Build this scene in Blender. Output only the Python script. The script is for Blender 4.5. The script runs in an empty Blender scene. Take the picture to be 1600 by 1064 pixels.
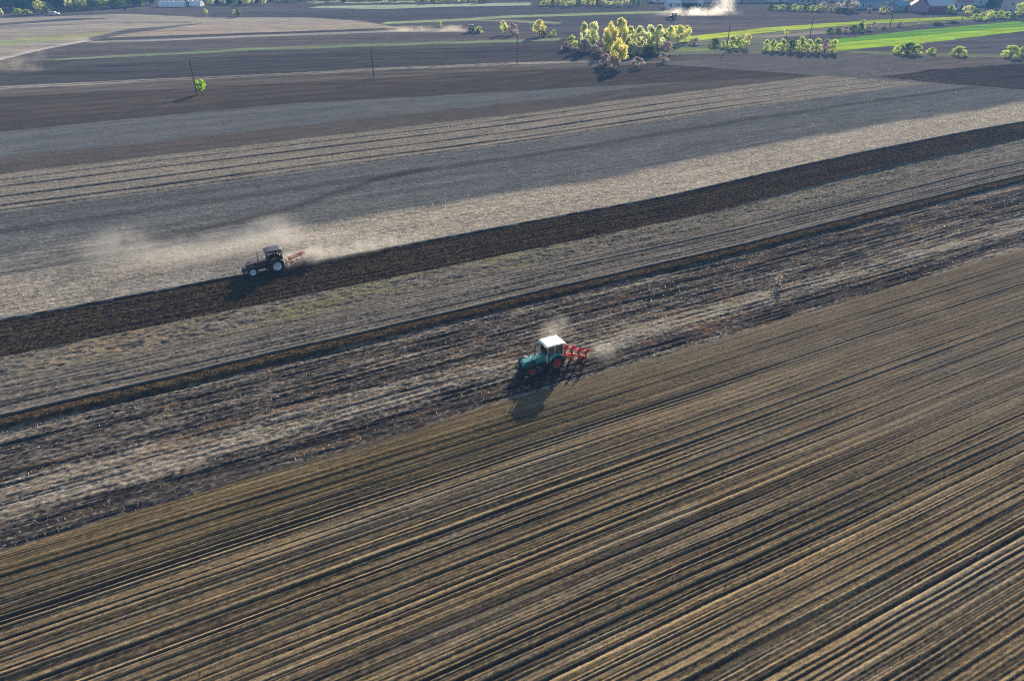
import bpy, bmesh, math, random
import numpy as np
from mathutils import Vector, Matrix

sc = bpy.context.scene
COL = sc.collection
R = math.radians
rng = np.random.RandomState(7)
random.seed(11)

# ------------------------------------------------------------------ camera model (world metres; used to lay the place out from measured points)
F, HC, PITCH, AZ = 1067.0, 36.0, R(31.03), R(63.4)
SA, CA = math.sin(AZ), math.cos(AZ)
def ground(px, py, z=0.0):
    """point on the ground seen at photo coordinates"""
    x, y = (px - 800) / F, (532 - py) / F
    d = (x, math.cos(PITCH) + y * math.sin(PITCH), -math.sin(PITCH) + y * math.cos(PITCH))
    t = (z - HC) / d[2]
    return d[0] * t, d[1] * t
def to_uv(x, y): return x * SA + y * CA, -x * CA + y * SA
def to_xy(u, v): return u * SA - v * CA, u * CA + v * SA
def height_at(px, py, ptop):
    x, y = ground(px, py)
    D = y
    a = PITCH - math.atan((532 - ptop) / F)
    return max(0.3, HC - D * math.tan(a))
def width_at(px, py, w):
    x, y = ground(px, py)
    depth = y * math.cos(PITCH) + HC * math.sin(PITCH)
    return w * depth / F

# ------------------------------------------------------------------ object helpers
def tag(o, label=None, cat=None, group=None, kind=None):
    if label: o['label'] = label
    if cat: o['category'] = cat
    if group: o['group'] = group
    if kind: o['kind'] = kind
    return o
def empty(name, loc=(0, 0, 0), rz=0.0):
    o = bpy.data.objects.new(name, None); COL.objects.link(o)
    o.location = loc; o.rotation_euler = (0, 0, rz); o.empty_display_size = 0.3
    return o
def link(name, me, mat, parent=None):
    o = bpy.data.objects.new(name, me); COL.objects.link(o)
    if mat is not None and not me.materials: me.materials.append(mat)
    if parent is not None: o.parent = parent
    return o
def copy_tree(o, parent=None):
    c = o.copy(); COL.objects.link(c); c.parent = parent
    for ch in list(o.children): copy_tree(ch, c)
    return c

class MB:
    """collects shapes into one mesh"""
    def __init__(self): self.v = []; self.f = []; self.smooth = []
    def add(self, vs, fs, smooth=False):
        n = len(self.v); self.v += [tuple(p) for p in vs]
        self.f += [tuple(i + n for i in q) for q in fs]; self.smooth += [smooth] * len(fs)
        return self
    def box(self, x0, x1, y0, y1, z0, z1, bev=0.0, M=None):
        bm = bmesh.new()
        bmesh.ops.create_cube(bm, size=1.0)
        for w in bm.verts:
            w.co = Vector(((x0 + x1) / 2 + w.co.x * (x1 - x0), (y0 + y1) / 2 + w.co.y * (y1 - y0), (z0 + z1) / 2 + w.co.z * (z1 - z0)))
        if bev > 0: bmesh.ops.bevel(bm, geom=list(bm.edges), offset=bev, segments=2, affect='EDGES', profile=0.5)
        if M is not None: bmesh.ops.transform(bm, matrix=M, verts=bm.verts)
        bm.verts.index_update()
        self.add([w.co[:] for w in bm.verts], [[w.index for w in q.verts] for q in bm.faces], False); bm.free(); return self
    def prism(self, poly, y0, y1, axis='y', bev=0.0):
        """polygon in (x,z) extruded along y (or (x,y) along z, (y,z) along x)"""
        bm = bmesh.new(); a = []; b = []
        def p(q, t):
            return {'y': (q[0], t, q[1]), 'z': (q[0], q[1], t), 'x': (t, q[0], q[1])}[axis]
        a = [bm.verts.new(p(q, y0)) for q in poly]; b = [bm.verts.new(p(q, y1)) for q in poly]
        n = len(poly)
        bm.faces.new(a); bm.faces.new(b[::-1])
        for i in range(n): bm.faces.new((a[i], b[i], b[(i + 1) % n], a[(i + 1) % n]))
        bmesh.ops.recalc_face_normals(bm, faces=bm.faces)
        if bev > 0: bmesh.ops.bevel(bm, geom=list(bm.edges), offset=bev, segments=2, affect='EDGES', profile=0.5)
        bm.verts.index_update()
        self.add([w.co[:] for w in bm.verts], [[w.index for w in q.verts] for q in bm.faces], False); bm.free(); return self
    def tube(self, pts, rad, seg=8, cap=True):
        pts = [Vector(p) for p in pts]; rad = rad if isinstance(rad, (list, tuple)) else [rad] * len(pts)
        vs = []; fs = []
        for i, p in enumerate(pts):
            d = (pts[min(i + 1, len(pts) - 1)] - pts[max(i - 1, 0)]).normalized()
            a = d.cross(Vector((0.13, 0.27, 0.95)));
            if a.length < 0.05: a = d.cross(Vector((1, 0, 0)))
            a.normalize(); b = d.cross(a)
            for k in range(seg):
                t = 2 * math.pi * k / seg
                vs.append(p + (a * math.cos(t) + b * math.sin(t)) * rad[i])
        for i in range(len(pts) - 1):
            for k in range(seg):
                k2 = (k + 1) % seg
                fs.append((i * seg + k, i * seg + k2, (i + 1) * seg + k2, (i + 1) * seg + k))
        self.add(vs, fs, True)
        if cap: self.add(vs[:seg], [tuple(range(seg))[::-1]]); self.add(vs[-seg:], [tuple(range(seg))])
        return self
    def lathe_y(self, prof, seg=28, c=(0, 0, 0)):
        """profile of (radius, y) turned about the y axis"""
        vs = []; fs = []; n = len(prof)
        for k in range(seg):
            t = 2 * math.pi * k / seg
            for r, y in prof: vs.append((c[0] + r * math.cos(t), c[1] + y, c[2] + r * math.sin(t)))
        for k in range(seg):
            k2 = (k + 1) % seg
            for i in range(n - 1): fs.append((k * n + i, k * n + i + 1, k2 * n + i + 1, k2 * n + i))
        return self.add(vs, fs, True)
    def build(self, name, mat, parent=None):
        me = bpy.data.meshes.new(name)
        me.from_pydata(self.v, [], self.f); me.update()
        me.polygons.foreach_set('use_smooth', self.smooth)
        bm = bmesh.new(); bm.from_mesh(me); bmesh.ops.recalc_face_normals(bm, faces=bm.faces); bm.to_mesh(me); bm.free()
        return link(name, me, mat, parent)

# ------------------------------------------------------------------ materials
def newmat(name):
    m = bpy.data.materials.new(name); m.use_nodes = True
    nt = m.node_tree; b = nt.nodes['Principled BSDF']
    return m, nt, b
def paint(name, col, rough=0.5, metal=0.0, spec=0.5, wear=0.18, scale=5.0, coat=0.0):
    m, nt, b = newmat(name)
    tc = nt.nodes.new('ShaderNodeTexCoord'); nz = nt.nodes.new('ShaderNodeTexNoise')
    nz.inputs['Scale'].default_value = scale; nz.inputs['Detail'].default_value = 5
    nt.links.new(tc.outputs['Object'], nz.inputs['Vector'])
    mx = nt.nodes.new('ShaderNodeMix'); mx.data_type = 'RGBA'
    d = tuple(c * (1 - wear) + 0.06 * wear for c in col); l = tuple(min(1, c * (1 + wear * 0.6)) for c in col)
    mx.inputs['A'].default_value = (*d, 1); mx.inputs['B'].default_value = (*l, 1)
    nt.links.new(nz.outputs['Fac'], mx.inputs['Factor']); nt.links.new(mx.outputs['Result'], b.inputs['Base Color'])
    b.inputs['Roughness'].default_value = rough; b.inputs['Metallic'].default_value = metal
    b.inputs['Specular IOR Level'].default_value = spec; b.inputs['Coat Weight'].default_value = coat; b.inputs['Coat Roughness'].default_value = .3
    return m
def glass_mat(name):
    m = bpy.data.materials.new(name); m.use_nodes = True; nt = m.node_tree
    nt.nodes.remove(nt.nodes['Principled BSDF']); out = nt.nodes['Material Output']
    t = nt.nodes.new('ShaderNodeBsdfTransparent'); t.inputs['Color'].default_value = (0.9, 0.94, 0.91, 1)
    g = nt.nodes.new('ShaderNodeBsdfGlossy'); g.inputs['Roughness'].default_value = 0.05
    fr = nt.nodes.new('ShaderNodeFresnel'); fr.inputs['IOR'].default_value = 1.45
    mx = nt.nodes.new('ShaderNodeMixShader')
    nt.links.new(fr.outputs[0], mx.inputs[0]); nt.links.new(t.outputs[0], mx.inputs[1]); nt.links.new(g.outputs[0], mx.inputs[2])
    nt.links.new(mx.outputs[0], out.inputs['Surface'])
    return m
def leaf_mat(name, col, trans, mixf=0.5, var=0.45):
    m = bpy.data.materials.new(name); m.use_nodes = True; nt = m.node_tree
    nt.nodes.remove(nt.nodes['Principled BSDF']); out = nt.nodes['Material Output']
    tc = nt.nodes.new('ShaderNodeTexCoord'); nz = nt.nodes.new('ShaderNodeTexNoise')
    nz.inputs['Scale'].default_value = 1.3; nz.inputs['Detail'].default_value = 4
    nt.links.new(tc.outputs['Object'], nz.inputs['Vector'])
    mr = nt.nodes.new('ShaderNodeMapRange'); mr.inputs['From Min'].default_value = 0.3; mr.inputs['From Max'].default_value = 0.7
    mr.inputs['To Min'].default_value = 1 - var; mr.inputs['To Max'].default_value = 1 + var
    nt.links.new(nz.outputs['Fac'], mr.inputs['Value'])
    def scaled(c):
        v = nt.nodes.new('ShaderNodeVectorMath'); v.operation = 'SCALE'; v.inputs[0].default_value = c
        nt.links.new(mr.outputs['Result'], v.inputs['Scale']); return v.outputs[0]
    d = nt.nodes.new('ShaderNodeBsdfDiffuse'); t = nt.nodes.new('ShaderNodeBsdfTranslucent')
    nt.links.new(scaled(col), d.inputs['Color']); nt.links.new(scaled(trans), t.inputs['Color'])
    mx = nt.nodes.new('ShaderNodeMixShader'); mx.inputs[0].default_value = mixf
    nt.links.new(d.outputs[0], mx.inputs[1]); nt.links.new(t.outputs[0], mx.inputs[2]); nt.links.new(mx.outputs[0], out.inputs['Surface'])
    return m
def attr_leaf(name, mixf=0.45):
    m = bpy.data.materials.new(name); m.use_nodes = True; nt = m.node_tree
    nt.nodes.remove(nt.nodes['Principled BSDF']); out = nt.nodes['Material Output']
    at = nt.nodes.new('ShaderNodeAttribute'); at.attribute_name = 'albedo'
    d = nt.nodes.new('ShaderNodeBsdfDiffuse'); t = nt.nodes.new('ShaderNodeBsdfTranslucent')
    nt.links.new(at.outputs['Color'], d.inputs['Color']); nt.links.new(at.outputs['Color'], t.inputs['Color'])
    mx = nt.nodes.new('ShaderNodeMixShader'); mx.inputs[0].default_value = mixf
    nt.links.new(d.outputs[0], mx.inputs[1]); nt.links.new(t.outputs[0], mx.inputs[2]); nt.links.new(mx.outputs[0], out.inputs['Surface'])
    return m
def soil_mat():
    m, nt, b = newmat('soil')
    at = nt.nodes.new('ShaderNodeAttribute'); at.attribute_name = 'albedo'
    tc = nt.nodes.new('ShaderNodeTexCoord')
    mp = nt.nodes.new('ShaderNodeMapping'); mp.vector_type = 'TEXTURE'
    mp.inputs['Rotation'].default_value = (0, 0, math.pi / 2 - AZ); mp.inputs['Scale'].default_value = (2.2, 1, 1)
    nt.links.new(tc.outputs['Object'], mp.inputs['Vector'])
    n1 = nt.nodes.new('ShaderNodeTexNoise'); n1.inputs['Scale'].default_value = 5.5; n1.inputs['Detail'].default_value = 6; n1.inputs['Roughness'].default_value = 0.7
    nt.links.new(mp.outputs[0], n1.inputs['Vector'])
    n2 = nt.nodes.new('ShaderNodeTexNoise'); n2.inputs['Scale'].default_value = 0.35; n2.inputs['Detail'].default_value = 5; n2.inputs['Roughness'].default_value = 0.65
    nt.links.new(mp.outputs[0], n2.inputs['Vector'])
    def mr(n, a, bb):
        r = nt.nodes.new('ShaderNodeMapRange'); r.inputs['From Min'].default_value = 0.28; r.inputs['From Max'].default_value = 0.72
        r.inputs['To Min'].default_value = a; r.inputs['To Max'].default_value = bb
        nt.links.new(n.outputs['Fac'], r.inputs['Value']); return r.outputs['Result']
    n3 = nt.nodes.new('ShaderNodeTexNoise'); n3.inputs['Scale'].default_value = 11; n3.inputs['Detail'].default_value = 3; n3.inputs['Roughness'].default_value = 0.7
    nt.links.new(tc.outputs['Object'], n3.inputs['Vector'])
    m3 = nt.nodes.new('ShaderNodeMath'); m3.operation = 'MULTIPLY'; nt.links.new(mr(n1, 0.6, 1.4), m3.inputs[0]); nt.links.new(mr(n3, 0.5, 1.5), m3.inputs[1])
    mul = nt.nodes.new('ShaderNodeMath'); mul.operation = 'MULTIPLY'
    nt.links.new(m3.outputs[0], mul.inputs[0]); nt.links.new(mr(n2, 0.82, 1.18), mul.inputs[1])
    sc_ = nt.nodes.new('ShaderNodeVectorMath'); sc_.operation = 'SCALE'
    nt.links.new(at.outputs['Color'], sc_.inputs[0]); nt.links.new(mul.outputs[0], sc_.inputs['Scale'])
    nt.links.new(sc_.outputs[0], b.inputs['Base Color'])
    bp = nt.nodes.new('ShaderNodeBump'); bp.inputs['Strength'].default_value = 0.5; bp.inputs['Distance'].default_value = 0.05
    nt.links.new(n1.outputs['Fac'], bp.inputs['Height']); nt.links.new(bp.outputs[0], b.inputs['Normal'])
    b.inputs['Roughness'].default_value = 0.9; b.inputs['Specular IOR Level'].default_value = 0.0
    return m
SOIL = soil_mat()
STRAW = attr_leaf('straw', 0.5)

# ------------------------------------------------------------------ numpy noise
_T = rng.rand(256, 256).astype(np.float32) * 2 - 1
def vn(x, y, seed=0):
    x = np.asarray(x, np.float32) + seed * 17.31; y = np.asarray(y, np.float32) + seed * 7.77
    x, y = np.broadcast_arrays(x, y)
    xi = np.floor(x).astype(np.int32); yi = np.floor(y).astype(np.int32)
    fx = x - xi; fy = y - yi; fx = fx * fx * (3 - 2 * fx); fy = fy * fy * (3 - 2 * fy)
    a = _T[xi & 255, yi & 255]; b = _T[(xi + 1) & 255, yi & 255]; c = _T[xi & 255, (yi + 1) & 255]; d = _T[(xi + 1) & 255, (yi + 1) & 255]
    return (a * (1 - fx) + b * fx) * (1 - fy) + (c * (1 - fx) + d * fx) * fy
def fbm(x, y, seed=0, o=3, g=0.5):
    s = 0; a = 1.0; t = 0
    for i in range(o):
        s = s + a * vn(x * 2 ** i, y * 2 ** i, seed + i * 3); t += a; a *= g
    return s / t
def sst(a, b, x):
    t = np.clip((x - a) / (b - a), 0, 1); return t * t * (3 - 2 * t)
def lerp(a, b, t): return a + (b - a) * t
# ------------------------------------------------------------------ the ground: one tensor grid along (u) and across (s) the furrows
U0, U1, V0, V1 = -60.0, 215.0, 3.0, 185.0
def axis(spec):
    out = [np.arange(a, b, d) for a, b, d in spec]; return np.concatenate(out + [[spec[-1][1]]]).astype(np.float32)
u_ax = axis([(-60, -38, .35), (-38, 70, .14), (70, 120, .22), (120, 215, .4)])
s_ax = axis([(3, 47, .055), (47, 64, .07), (64, 84, .09), (84, 100, .12), (100, 145, .17), (145, 185, .3)])
def warp_v(u, s):
    k = np.interp(u, [-60, 68, 97, 118, 154, 167, 215], [0, 0, 2.3, 3.6, 4.6, 4.3, 4.0])
    w = np.interp(s, [44, 60, 66, 73, 82, 95, 140, 155, 185], [0, .35, .4, 1, 1, .9, .7, .3, 0])
    return s + k * w
def in_poly(px, py, poly):
    r = np.zeros(px.shape, bool); n = len(poly); j = n - 1
    for i in range(n):
        xi, yi = poly[i]; xj, yj = poly[j]
        if yi != yj:
            c = ((yi > py) != (yj > py)) & (px < (xj - xi) * (py - yi) / (yj - yi) + xi)
            r ^= c
        j = i
    return r
def uvpoly(pts): return [to_uv(*ground(*p)) for p in pts]

UU, SS = np.meshgrid(u_ax, s_ax)            # rows: s, columns: u
VV = warp_v(UU, SS).astype(np.float32)

def tilled_tables():
    t = np.arange(0, 60, .01); h = np.zeros_like(t); dry = np.zeros_like(t); x = 0.2; r = np.random.RandomState(5)
    while x < 60:
        dep = r.choice([.03, .052, .08, .135], p=[.4, .32, .18, .1]); wd = r.uniform(.035, .06) + dep * .5
        h -= dep * np.exp(-((t - x) / wd) ** 4)
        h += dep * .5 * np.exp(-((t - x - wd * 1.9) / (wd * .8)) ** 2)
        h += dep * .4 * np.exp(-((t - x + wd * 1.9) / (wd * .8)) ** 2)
        dry += r.uniform(.2, 1.25) * np.exp(-((t - x - wd * r.choice([-1.9, 1.9])) / (wd * .9)) ** 2) - .8 * np.exp(-((t - x) / (wd * 1.05)) ** 4)  # pale shoulders, dark troughs: dry and moist soil plus painted-in lit crests
        x += r.choice([.13, .2, .32, .52, .85], p=[.24, .3, .24, .14, .08]) * r.uniform(.85, 1.15) + dep * .6
    band = vn(t / 1.7, 0 * t, 3) * .5 + vn(t / .45, 0 * t, 4) * .35
    h += .022 * vn(t / .1, 0 * t, 9)
    return t, h, dry, band
T_, TH, TD, TB = tilled_tables()
def pick(tab, x): return tab[np.clip((x * 100).astype(np.int32), 0, len(tab) - 1)]

H = np.zeros_like(UU); C = np.zeros(UU.shape + (3,), np.float32)
def rows(a, b):
    i, j = np.searchsorted(s_ax, [a, b]); return slice(i, j)
def col(*c): return np.array(c, np.float32)
def mix3(a, b, t): return a + (b - a) * np.clip(t, 0, 1)[..., None]

# --- tilled foreground field
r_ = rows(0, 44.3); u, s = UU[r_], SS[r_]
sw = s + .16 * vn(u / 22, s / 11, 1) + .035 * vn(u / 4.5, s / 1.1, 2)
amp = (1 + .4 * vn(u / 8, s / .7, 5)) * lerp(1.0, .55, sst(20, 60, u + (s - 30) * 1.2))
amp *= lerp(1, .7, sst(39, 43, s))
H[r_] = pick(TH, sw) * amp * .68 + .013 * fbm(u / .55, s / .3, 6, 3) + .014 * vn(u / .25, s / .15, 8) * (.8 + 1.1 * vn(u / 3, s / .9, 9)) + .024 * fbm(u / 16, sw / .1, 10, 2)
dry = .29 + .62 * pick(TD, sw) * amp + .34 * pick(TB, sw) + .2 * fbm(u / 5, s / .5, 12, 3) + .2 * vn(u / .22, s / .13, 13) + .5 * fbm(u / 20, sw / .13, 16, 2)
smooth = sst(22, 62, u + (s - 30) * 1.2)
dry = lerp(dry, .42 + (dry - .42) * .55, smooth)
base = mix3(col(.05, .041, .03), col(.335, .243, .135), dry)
base = mix3(base, mix3(col(.095, .08, .064), col(.215, .175, .13), dry), smooth * .65)
base = mix3(base, col(.12, .088, .035), sst(37.5, 41, s) * (1 - sst(25, 60, u)) * .3)
grey = np.clip(fbm(u / 14, s / 2.2, 14, 3) * 1.6, 0, 1)
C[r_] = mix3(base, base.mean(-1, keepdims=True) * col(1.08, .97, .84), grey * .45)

# --- rough stubble strip
r_ = rows(44.3, 59.6); u, s = UU[r_], SS[r_]
sw = s + .3 * vn(u / 15, s / 6, 21) + .06 * vn(u / 3, s / 1, 22)
n1 = fbm(u / 2.6, s / .5, 23, 4, .6); n2 = fbm(u / .8, s / .35, 24, 3); rowl = np.cos(sw / .72 * 2 * np.pi)
H[r_] = (.02 * rowl * (1 + vn(u / 4, s / 2, 25)) + .018 * n1 + .03 * n2 + .042 * vn(u / .3, s / .2, 26) + .05 * fbm(u / 12, s / .26, 28, 3)) * sst(44.2, 45, s)
bands = np.interp(s, [44, 45.2, 46.2, 47.2, 48.6, 49.6, 51, 52.2, 53.5, 55, 56.5, 57.5, 58.6, 59.6],
                  [.3, .08, -.04, .2, .52, .64, .26, .06, .12, .04, .18, .14, .42, .36])
bands = bands + .25 * vn(u / 26, s / 2.2, 27)
n4 = fbm(u / 12, s / .32, 29, 3, .6); dry = bands + .3 * n1 + .22 * n2 + .06 * rowl + .5 * n4 + .45 * vn(u / .22, s / .15, 30)
c = mix3(col(.05, .042, .039), col(.335, .288, .23), dry)
rust = np.clip(fbm(u / 3.2, s / 1.0, 31, 3) * 2.6 - .5, 0, 1)
C[r_] = mix3(c, col(.21, .125, .065), rust * .4)
dk = sst(.55, .75, .5 + .5 * fbm(u / 7, s / .35, 33, 3) + .12 * np.exp(-((s - 46.2) / .6) ** 2) + .1 * np.exp(-((s - 56.2) / .4) ** 2))
H[r_] -= .1 * dk; C[r_] *= (1 - .5 * dk)[..., None]

# --- the open furrow
r_ = rows(59.6, 62.4); u, s = UU[r_], SS[r_]
q = s + .1 * vn(u / 5, 0 * s, 41) + .06 * vn(u / .9, s * 0, 42)
prof = np.interp(q, [59.6, 59.75, 60.05, 60.5, 61.0, 61.35, 61.6, 61.85, 62.1, 62.25, 62.4], [0, .26, .36, .32, .26, .14, -.14, -.26, .06, .08, .03])
H[r_] = prof + .05 * fbm(u / .5, s / .35, 43, 3) * sst(59.7, 60, q) * (1 - sst(62, 62.2, q))
c = mix3(col(.03, .021, .012), col(.105, .075, .042), .35 + .9 * fbm(u / .6, s / .4, 44, 3))
C[r_] = mix3(c, col(.2, .18, .155), sst(61.95, 62.15, q))

# --- grey strips with old rows
r_ = rows(62.4, 73); u, s = UU[r_], SS[r_]
sw = s + .2 * vn(u / 20, s / 5, 51)
rowl = np.cos(sw / .7 * 2 * np.pi); n1 = fbm(u / 4, s / .5, 52, 4, .6); n2 = fbm(u / .7, s / .4, 53, 3)
up = sst(67.2, 69.5, s)
n4 = fbm(u / 16, s / .3, 56, 3, .6)
H[r_] = (.018 * rowl + .04 * n4 + .03 * n1) * (1 - up) + up * (.11 * n2 + .07 * n1) + .03 * vn(u / .3, s / .2, 54)
dry = lerp(.5 + .1 * rowl + .55 * n4 + .25 * n1, .5 + .35 * n1 + .35 * n2 + .2 * n4, up) + .4 * vn(u / .22, s / .15, 57)
c = mix3(col(.034, .031, .03), col(.235, .205, .17), dry)
gr = up * np.clip(fbm(u / 9, s / 1.2, 55, 3) * 1.6 + .15 + .45 * np.exp(-((u - 9) / 13) ** 2) - .25, 0, 1)
c = mix3(c, col(.2, .185, .08), gr * .6 * (1 - .6 * sst(25, 60, u)))
ol = up * np.exp(-((u + 10) / 7) ** 2); c = mix3(c, col(.24, .18, .12), ol * np.clip(n2 * 2 + .3, 0, 1))
ln = np.exp(-((sw - 66.2) / .14) ** 2) * sst(20, 60, u) + .7 * np.exp(-((sw - 65.1) / .12) ** 2) + .6 * np.exp(-((sw - 63.5) / .12) ** 2)
H[r_] -= .14 * ln; C[r_] = mix3(c, col(.06, .055, .055), ln * .7)

# --- ploughed strip
r_ = rows(73, 82.2); u, s = UU[r_], SS[r_]
sw = s + .12 * vn(u / 9, s / 4, 61)
sl = (sw / 1.02) % 1.0
rg = np.interp(sl, [0, .12, .3, .55, .8, 1], [0, .16, .22, .14, .03, 0])
se = s + .13 * vn(u / 1.3, s * 0, 67) + .1 * vn(u / .35, s * 0, 68)
edge = sst(73.0, 73.25, se) * (1 - sst(81.75, 82.0, se))
H[r_] = (rg * .22 + .05 * fbm(u / .45, s / .3, 62, 3) + .06 * fbm(u / 14, s / .3, 66, 3) + .05 * vn(u / .22, s / .18, 63)) * edge - .28 * np.exp(-((s - 81.65) / .3) ** 2) + .12 * np.exp(-((s - 82.1) / .12) ** 2)
tone = .45 + .4 * fbm(u / .5, s / .35, 64, 3) + .7 * fbm(u / 16, s / .5, 65, 4, .65) + .08 * (rg / .22 - .5)
c = mix3(col(.027, .0185, .011), col(.085, .059, .035), tone)
C[r_] = mix3(c, col(.33, .29, .24), sst(81.95, 82.1, se))
C[r_] = mix3(C[r_], col(.16, .14, .115), 1 - sst(73.05, 73.25, se))
H[r_] += .3 * np.exp(-((s - 73.25) / .22) ** 2) * sst(60, 95, u)

# --- stubble field: pale strip, grey part, old furrows, brown and grey bands
r_ = rows(82.2, 186); u, s, v = UU[r_], SS[r_], VV[r_]
sw = s + .25 * vn(u / 24, s / 6, 71); n1 = fbm(u / 6, s / .6, 72, 4, .6); n2 = fbm(u / .9, s / .5, 73, 3); n3 = fbm(u / 30, s / 2.5, 74, 3)
rowl = np.cos(sw / .75 * 2 * np.pi)
n4 = fbm(u / 22, s / .42, 76, 3, .6); n5 = vn(u / .3, s / .22, 77)
H[r_] = .04 * n2 + .008 * rowl + .015 * n1 + .025 * n4 + .03 * n5
pale = mix3(col(.2, .172, .14), col(.43, .375, .31), .5 + .5 * n2 + .15 * n1 + .35 * n4 + .5 * n5)
greyc = mix3(col(.078, .081, .085), col(.152, .151, .15), .45 + .25 * n1 + .3 * n3 + .3 * n2 + .35 * n4 + .4 * n5)
stri = mix3(col(.135, .12, .1), col(.29, .252, .205), .5 + .2 * n1 + .4 * n2 + .4 * n4 + .45 * n5)
brn = mix3(col(.07, .061, .054), col(.12, .103, .091), .5 + .5 * n1 + .4 * n3)
dbr = mix3(col(.05, .042, .036), col(.085, .071, .061), .5 + .6 * n1 + .4 * n3)
gry2 = mix3(col(.085, .088, .092), col(.145, .145, .146), .5 + .4 * n1 + .4 * n3)
e = .5 * n2 + .5 * vn(u / 7, s / 2, 75)
leftfade = 1 - sst(-30, 30, u)
palew = 1 - sst(92.5, 96.0, s + e * 1.6 + leftfade * 0 - 0)
c = mix3(greyc, pale, palew * lerp(1, .8, leftfade))
# a band between the pale strip and the striped part is greyer with pale flecks on the left
c = mix3(c, mix3(greyc, pale, .35 + n1), (1 - palew) * leftfade * (1 - sst(100, 108, s)) * .7)
b1 = np.exp(-((s - 111.8 + e * .5) / 1.3) ** 4)
b1 = np.maximum(b1, .55 * np.exp(-((s - 117 + e) / .9) ** 4) * (1 - sst(10, 70, u)))
line2 = np.interp(u, [-60, -22, 0, 14, 22, 30, 40], [97, 98.2, 99.7, 102.8, 107, 110.5, 112])
b2 = np.exp(-((s - line2) / 1.1) ** 2) * (1 - sst(34, 42, u)) * (.5 + .5 * sst(-15, 8, u))
c = mix3(c, col(.05, .044, .04), np.clip(b1 * .6 + b2 * .7, 0, 1))
c = mix3(c, stri, sst(119.8, 121.4, s + e * .5))
ln = 0
for sp, wd in ((123.7, .36), (128.6, .32), (134.2, .32), (138.6, .2), (121.2, .16)):
    fd = (.8 + .3 * vn(u / 9, s * 0 + sp, 78)) * (1 - .55 * sst(90, 150, u))
    ln = ln + np.exp(-((sw - sp + .12 * n2) / wd) ** 2) * (1 if wd > .25 else .6) * fd * 1.25
    H[r_] += (.12 * np.exp(-((sw - sp - .55) / .3) ** 2) - .08 * np.exp(-((sw - sp) / .25) ** 2)) * fd
c = mix3(c, col(.04, .036, .034), np.clip(ln, 0, 1) * .95)
c = mix3(c, brn, sst(141.2, 143.2, s + e))
c = mix3(c, gry2, sst(152.5, 155, s + e * 1.4))
gtop = np.interp(u, [-60, -31, 21, 35, 83, 118, 171, 215], [177, 176.4, 177, 175, 165.6, 158.5, 147.1, 138])
c = mix3(c, dbr, sst(-.7, .7, v - gtop + e * .6))
qd = ((u - 174) * 36.6 + (v - 143.2) * 29) / 46.7
rf = mix3(col(.1, .091, .09), col(.15, .137, .135), .5 + .5 * n1 + .5 * n3)
c = mix3(c, rf, sst(-.5, .5, qd))
tri = in_poly(u + e, v + e, uvpoly([(1375, 121), (1450, 110), (1600, 99), (1900, 82), (1900, 163), (1600, 141), (1480, 131)]))
c = mix3(c, mix3(col(.034, .026, .024), col(.07, .055, .05), .5 + .6 * n2 + .5 * n1), tri.astype(np.float32))
C[r_] = c
# blend to the flat land around
tap = sst(0, 3, UU - U0) * sst(0, 3, U1 - UU) * sst(0, 2, SS - V0) * sst(0, 3, V1 - SS)
H *= tap
C = np.clip(C, .01, .9)
XX, YY = to_xy(UU, VV)

def grid_object(name, X, Y, Z, Cc, mask=None):
    nr, nc = X.shape
    idx = np.arange(nr * nc).reshape(nr, nc)
    q = np.stack([idx[:-1, :-1], idx[:-1, 1:], idx[1:, 1:], idx[1:, :-1]], -1).reshape(-1, 4)
    if mask is not None: q = q[mask.reshape(-1)]
    used, inv = np.unique(q, return_inverse=True)
    P = np.stack([X, Y, Z], -1).reshape(-1, 3)[used].astype(np.float32); A = Cc.reshape(-1, 3)[used]
    q = inv.reshape(-1, 4).astype(np.int32)
    me = bpy.data.meshes.new(name)
    me.vertices.add(len(P)); me.vertices.foreach_set('co', P.ravel())
    me.loops.add(q.size); me.loops.foreach_set('vertex_index', q.ravel())
    me.polygons.add(len(q)); me.polygons.foreach_set('loop_start', np.arange(0, q.size, 4, dtype=np.int32))
    me.polygons.foreach_set('use_smooth', np.ones(len(q), bool))
    me.update(calc_edges=True)
    at = me.attributes.new('albedo', 'FLOAT_COLOR', 'POINT')
    at.data.foreach_set('color', np.concatenate([A, np.ones((len(A), 1), np.float32)], 1).astype(np.float32).ravel())
    o = link(name, me, SOIL); o['kind'] = 'structure'
    return o
def band(name, a, b):
    i, j = np.searchsorted(s_ax, [a, b]); i = max(i, 0); j = min(j, len(s_ax) - 1)
    return grid_object(name, XX[i:j + 1], YY[i:j + 1], H[i:j + 1], C[i:j + 1])
for nm, a, b in (('tilled_field', 0, 44.3), ('rough_ground', 44.3, 59.6), ('open_furrow', 59.6, 62.4), ('grey_strip', 62.4, 73), ('ploughed_strip', 73, 82.2), ('stubble_field', 82.2, 186)):
    band(nm, a, b)
def relief(u, s):
    i = np.clip(np.searchsorted(s_ax, s), 0, len(s_ax) - 1); j = np.clip(np.searchsorted(u_ax, u), 0, len(u_ax) - 1)
    return H[i, j]
def relief_xy(x, y):
    u, v = to_uv(x, y)
    return float(relief(np.array([u]), np.array([v]))[0]) if (U0 < u < U1 and V0 < v < V1) else 0.0

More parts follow.
